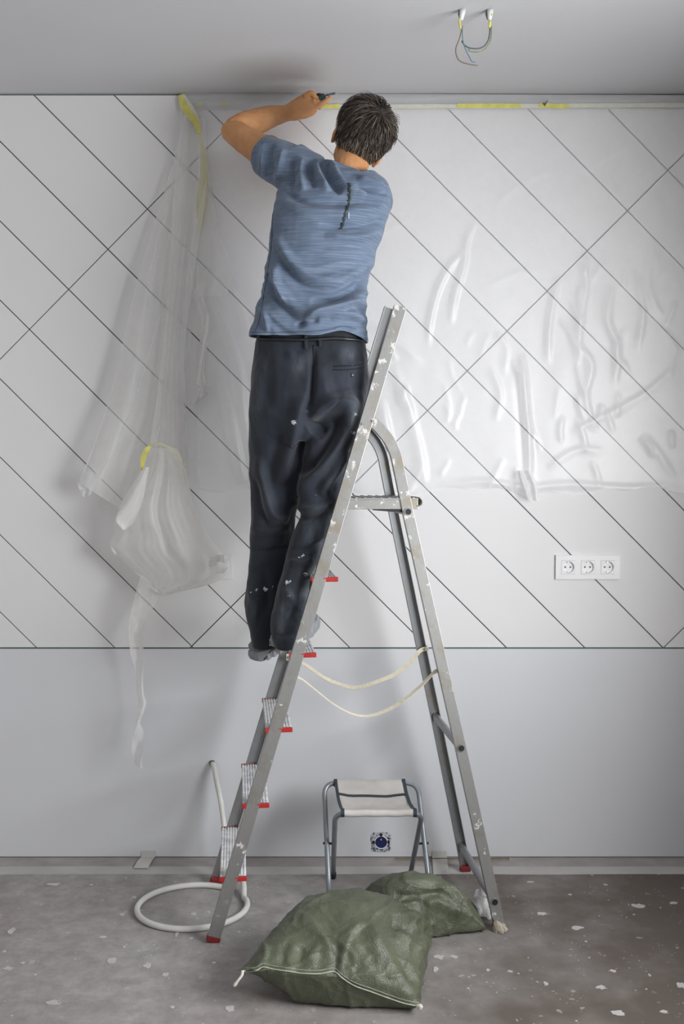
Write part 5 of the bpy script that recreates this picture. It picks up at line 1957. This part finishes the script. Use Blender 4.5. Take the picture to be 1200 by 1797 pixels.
# hem swings up over the right hip
hemk = np.clip((q[:, 1] - 540) / 50.0, 0, 1) ** 2
lift = 0.018 * np.exp(-((q[:, 0] - 598) / 26.0) ** 2) - 0.006 * np.exp(-((q[:, 0] - 645) / 14.0) ** 2) - 0.010 * np.exp(-((q[:, 0] - 437) / 30.0) ** 2)
set_co(sme2, sc)
cut(sme2, P(540, 588, Y=-0.56), (-0.02, 0.06, -1))
sc = get_co(sme2); q = Qn(sc)
hemk = np.clip((q[:, 1] - 535) / 52.0, 0, 1) ** 1.6
lift = 0.018 * np.exp(-((q[:, 0] - 600) / 26.0) ** 2) - 0.014 * np.exp(-((q[:, 0] - 646) / 12.0) ** 2) + 0.0 * q[:, 0]
sc[:, 2] += hemk * lift
sc[:, 1] -= hemk * 0.010 * np.sin(q[:, 0] * 0.06)
set_co(sme2, sc)
ca = P(459, 271, Y=-0.328); cd_ = P(436, 254, Y=-0.295) - P(480, 281, Y=-0.355); cd_ /= np.linalg.norm(cd_)
cut(sme2, P(462, 279, Y=-0.335), cd_ + np.array((0, 0.0, -0.12)), ca, 0.13)
cb_ = P(618, 338, Y=-0.27); cd2 = P(612, 336, Y=-0.25) - P(632, 345, Y=-0.31); cd2 /= np.linalg.norm(cd2)
cut(sme2, cb_, cd2, cb_, 0.085)
# neckline
nk = P(613, 299, Y=-0.42); ndir = P(628, 262, Y=-0.40) - P(606, 320, Y=-0.40); ndir /= np.linalg.norm(ndir); ndir[1] = -0.12
cut(sme2, nk + ndir * 0.0, ndir, nk, 0.088)
bm = bmesh.new(); bm.from_mesh(sme2)
seen = set(); comps = []
for v_ in bm.verts:
    if v_ in seen: continue
    st_ = [v_]; seen.add(v_); comp = []
    while st_:
        x = st_.pop(); comp.append(x)
        for e_ in x.link_edges:
            y = e_.other_vert(x)
            if y not in seen: seen.add(y); st_.append(y)
    comps.append(comp)
comps.sort(key=len)
bmesh.ops.delete(bm, geom=[v_ for c_ in comps[:-1] for v_ in c_], context='VERTS')
rim = [e_ for e_ in bm.edges if e_.is_boundary]
bm.to_mesh(sme2); bm.free()
sc = get_co(sme2)
BSH = BVHTree.FromPolygons([Vector(v_) for v_ in sc], [tuple(p.vertices) for p in sme2.polygons])
shirt = link_mesh('t_shirt', sme2, M['shirt'], man)
tag(shirt, 'blue heather short-sleeved T-shirt')
thicken(shirt, -0.003)
# vertical print down the back, illegible marks
pr_px = spline([(613, 321), (613.5, 340), (612, 356), (607, 372), (603, 388), (598, 403)], 25)
for i in range(24):
    (x0, y0), (x1, y1) = pr_px[i], pr_px[i + 1]
    y1 -= 0.7
    w0 = 2.9 - 0.5 * (i % 3 == 1) - 0.4 * (i % 4 == 2)
    o_ = 0.7 * math.sin(i * 2.1)
    if i % 5 == 4: w0 *= 0.6
    patch('back_print', BSH, ((x0 - w0 + o_, y0), (x0 + w0 + o_, y0), (x1 + w0 + o_, y1), (x1 - w0 + o_, y1)), M['print'], shirt, 2, 2, 0.001)
patch('back_print', BSH, ((610.5, 373), (613, 373), (612.5, 384), (610.5, 384)), M['print_pale'], shirt, 2, 4, 0.001)
path_tube('side_seam', BSH, [(482, 332), (478, 380), (476, 430), (472, 460), (464, 510), (455, 560), (447, 585)], 0.0013, M['shirt_seam'], shirt, 40, 0.0006)
path_tube('hem_stitch', BSH, [(440, 583), (490, 583), (540, 582), (580, 578), (600, 573), (625, 577)], 0.0009, M['shirt_seam'], shirt, 50, 0.0004)
path_tube('cuff_stitch', BSH, [(461, 249), (458, 270), (456, 290), (456, 308)], 0.0009, M['shirt_seam'], shirt, 20, 0.0004)

# ---- shoes
def shoe(heel, yaw, pitch, L=0.285, label=None):
    """heel: point under the back of the heel; yaw from +X towards the wall"""
    Rz = rotm('Z', yaw) @ rotm('Y', pitch)
    root = empty('shoe', tuple(ORG[man]))
    root.parent = man
    root.location = (0, 0, 0)
    tx = lambda p: np.array(heel) + Rz @ np.array(p, float)
    prof = [(0.0, .026), (0.02, .038), (0.07, .042), (0.13, .040), (0.19, .045), (0.235, .046), (0.265, .036), (0.283, .018)]
    def outline(k, zz, grow=0.0):
        L_ = [(x, w_ + grow) for x, w_ in prof]
        pts = [(x - grow * (1 if i == 0 else 0), -w_) for i, (x, w_) in enumerate(L_)] + [(x, w_) for x, w_ in L_[::-1]]
        return pts
    xs_ = np.linspace(0, L, 26)
    ws = np.interp(xs_, [p[0] for p in prof], [p[1] for p in prof])
    loopp = [(-0.004, 0)] + [(x, -w_) for x, w_ in zip(xs_, ws)] + [(L + 0.004, 0)] + [(x, w_) for x, w_ in zip(xs_[::-1], ws[::-1])]
    def ring(zz, g_, lift=0):
        out = []
        for x, y in loopp:
            t_ = x / L
            z_ = zz + 0.018 * max(0, t_ - 0.75) ** 2 * 8 * (1 if lift else 1)
            out.append(tx((0.135 + (x - 0.135) * g_, y * g_, z_)))
        return out
    MB().loft([ring(0, 0.95), ring(0.006, 1.0), ring(0.020, 1.02), ring(0.034, 0.99), ring(0.036, 0.95)]).build('sole', M['sole'], root, smooth=False)
    so = root.children[-1] if len(root.children) else None
    ub = MB()
    sec = [(0.006, 0.028, 0.060), (0.035, 0.035, 0.066), (0.07, 0.036, 0.070), (0.10, 0.037, 0.073), (0.14, 0.038, 0.070), (0.18, 0.041, 0.062), (0.22, 0.040, 0.052), (0.255, 0.032, 0.044), (0.275, 0.018, 0.032)]
    rings = []
    for x, w_, h_ in spline(sec, 24):
        rr = []
        for k in range(22):
            th = 2 * math.pi * k / 22
            yy = w_ * math.copysign(abs(math.cos(th)) ** 0.8, math.cos(th))
            zz = 0.030 + (h_ - 0.030) * (0.5 + 0.5 * math.copysign(abs(math.sin(th)) ** 0.75, math.sin(th))) + 0.018 * max(0, x / L - 0.75) ** 2 * 8
            rr.append(tx((x, yy, zz)))
        rings.append(rr)
    ub.loft(rings)
    ume = remesh(ub, 0.0038, 6)
    link_mesh('upper', ume, M['shoe'], root)
    # tread lugs on the heel flank
    for sgn in (-1, 1):
        for k in range(3):
            x = 0.030 + 0.024 * k
            yv = np.interp(x, [p[0] for p in prof], [p[1] for p in prof]) * 1.0
            MB().box(tx((x, sgn * (yv - 0.001), 0.010)), 0.013, 0.010, 0.022, Rz[:, 0], Rz[:, 1], Rz[:, 2]).build('tread_lug', M['lug'], root, bevel=0.002)
        x = 0.05
        arch = [tx((0.012 + 0.085 * i / 10, sgn * (np.interp(0.012 + 0.085 * i / 10, [p[0] for p in prof], [p[1] for p in prof]) + 0.0008), 0.006 + 0.020 * math.sin(math.pi * i / 10))) for i in range(11)]
        MB().tube(arch, 0.0018, 6).build('tread_groove', M['black'], root, smooth=True)
    for k in range(4):
        x = 0.125 + 0.022 * k
        z_ = np.interp(x, [.1, .14, .18, .22], [.073, .070, .061, .052]) + 0.001
        MB().tube([tx((x, -0.018, z_ - .006)), tx((x, 0, z_ + .001)), tx((x, 0.018, z_ - .006))], 0.0022, 6).build('lace', M['lug'], root, smooth=True)
    return root


zs4 = SZ[3] + 0.002
hl = P(447, 1159, Y=-0.44)
shoe(np.array((hl[0], hl[1] + 0.012, zs4 - 0.064)), R(42), R(-18))
hr2 = P(490, 1140, Y=-0.54)
shoe(np.array((hr2[0], hr2[1] + 0.01, zs4)), R(75), R(0))

# ---- utility knife held in the hand
kn = empty('utility_knife', tuple(P(562, 172, Y=-0.105)))
tag(kn, 'dark green utility knife held in the man\'s raised hand at the ceiling edge', 'knife')
k0, k1, k2 = P(548, 182, Y=-0.108), P(570, 167.5, Y=-0.104), P(588, 163.5, Y=-0.10)
MB().bar(k0, k1, 0.020, 0.012, (0, 0, 1)).build('handle', M['knife'], kn, bevel=0.004)
dk = (k1 - k0) / np.linalg.norm(k1 - k0)
MB().ellipsoid(P(560, 166, Y=-0.112), 0.010, 0.005, 0.005).build('slider', M['black'], kn, smooth=True)
MB().bar(k1 - dk * .004, k2, 0.009, 0.0012, (0, 0.3, 1)).build('blade', M['blade'], kn)
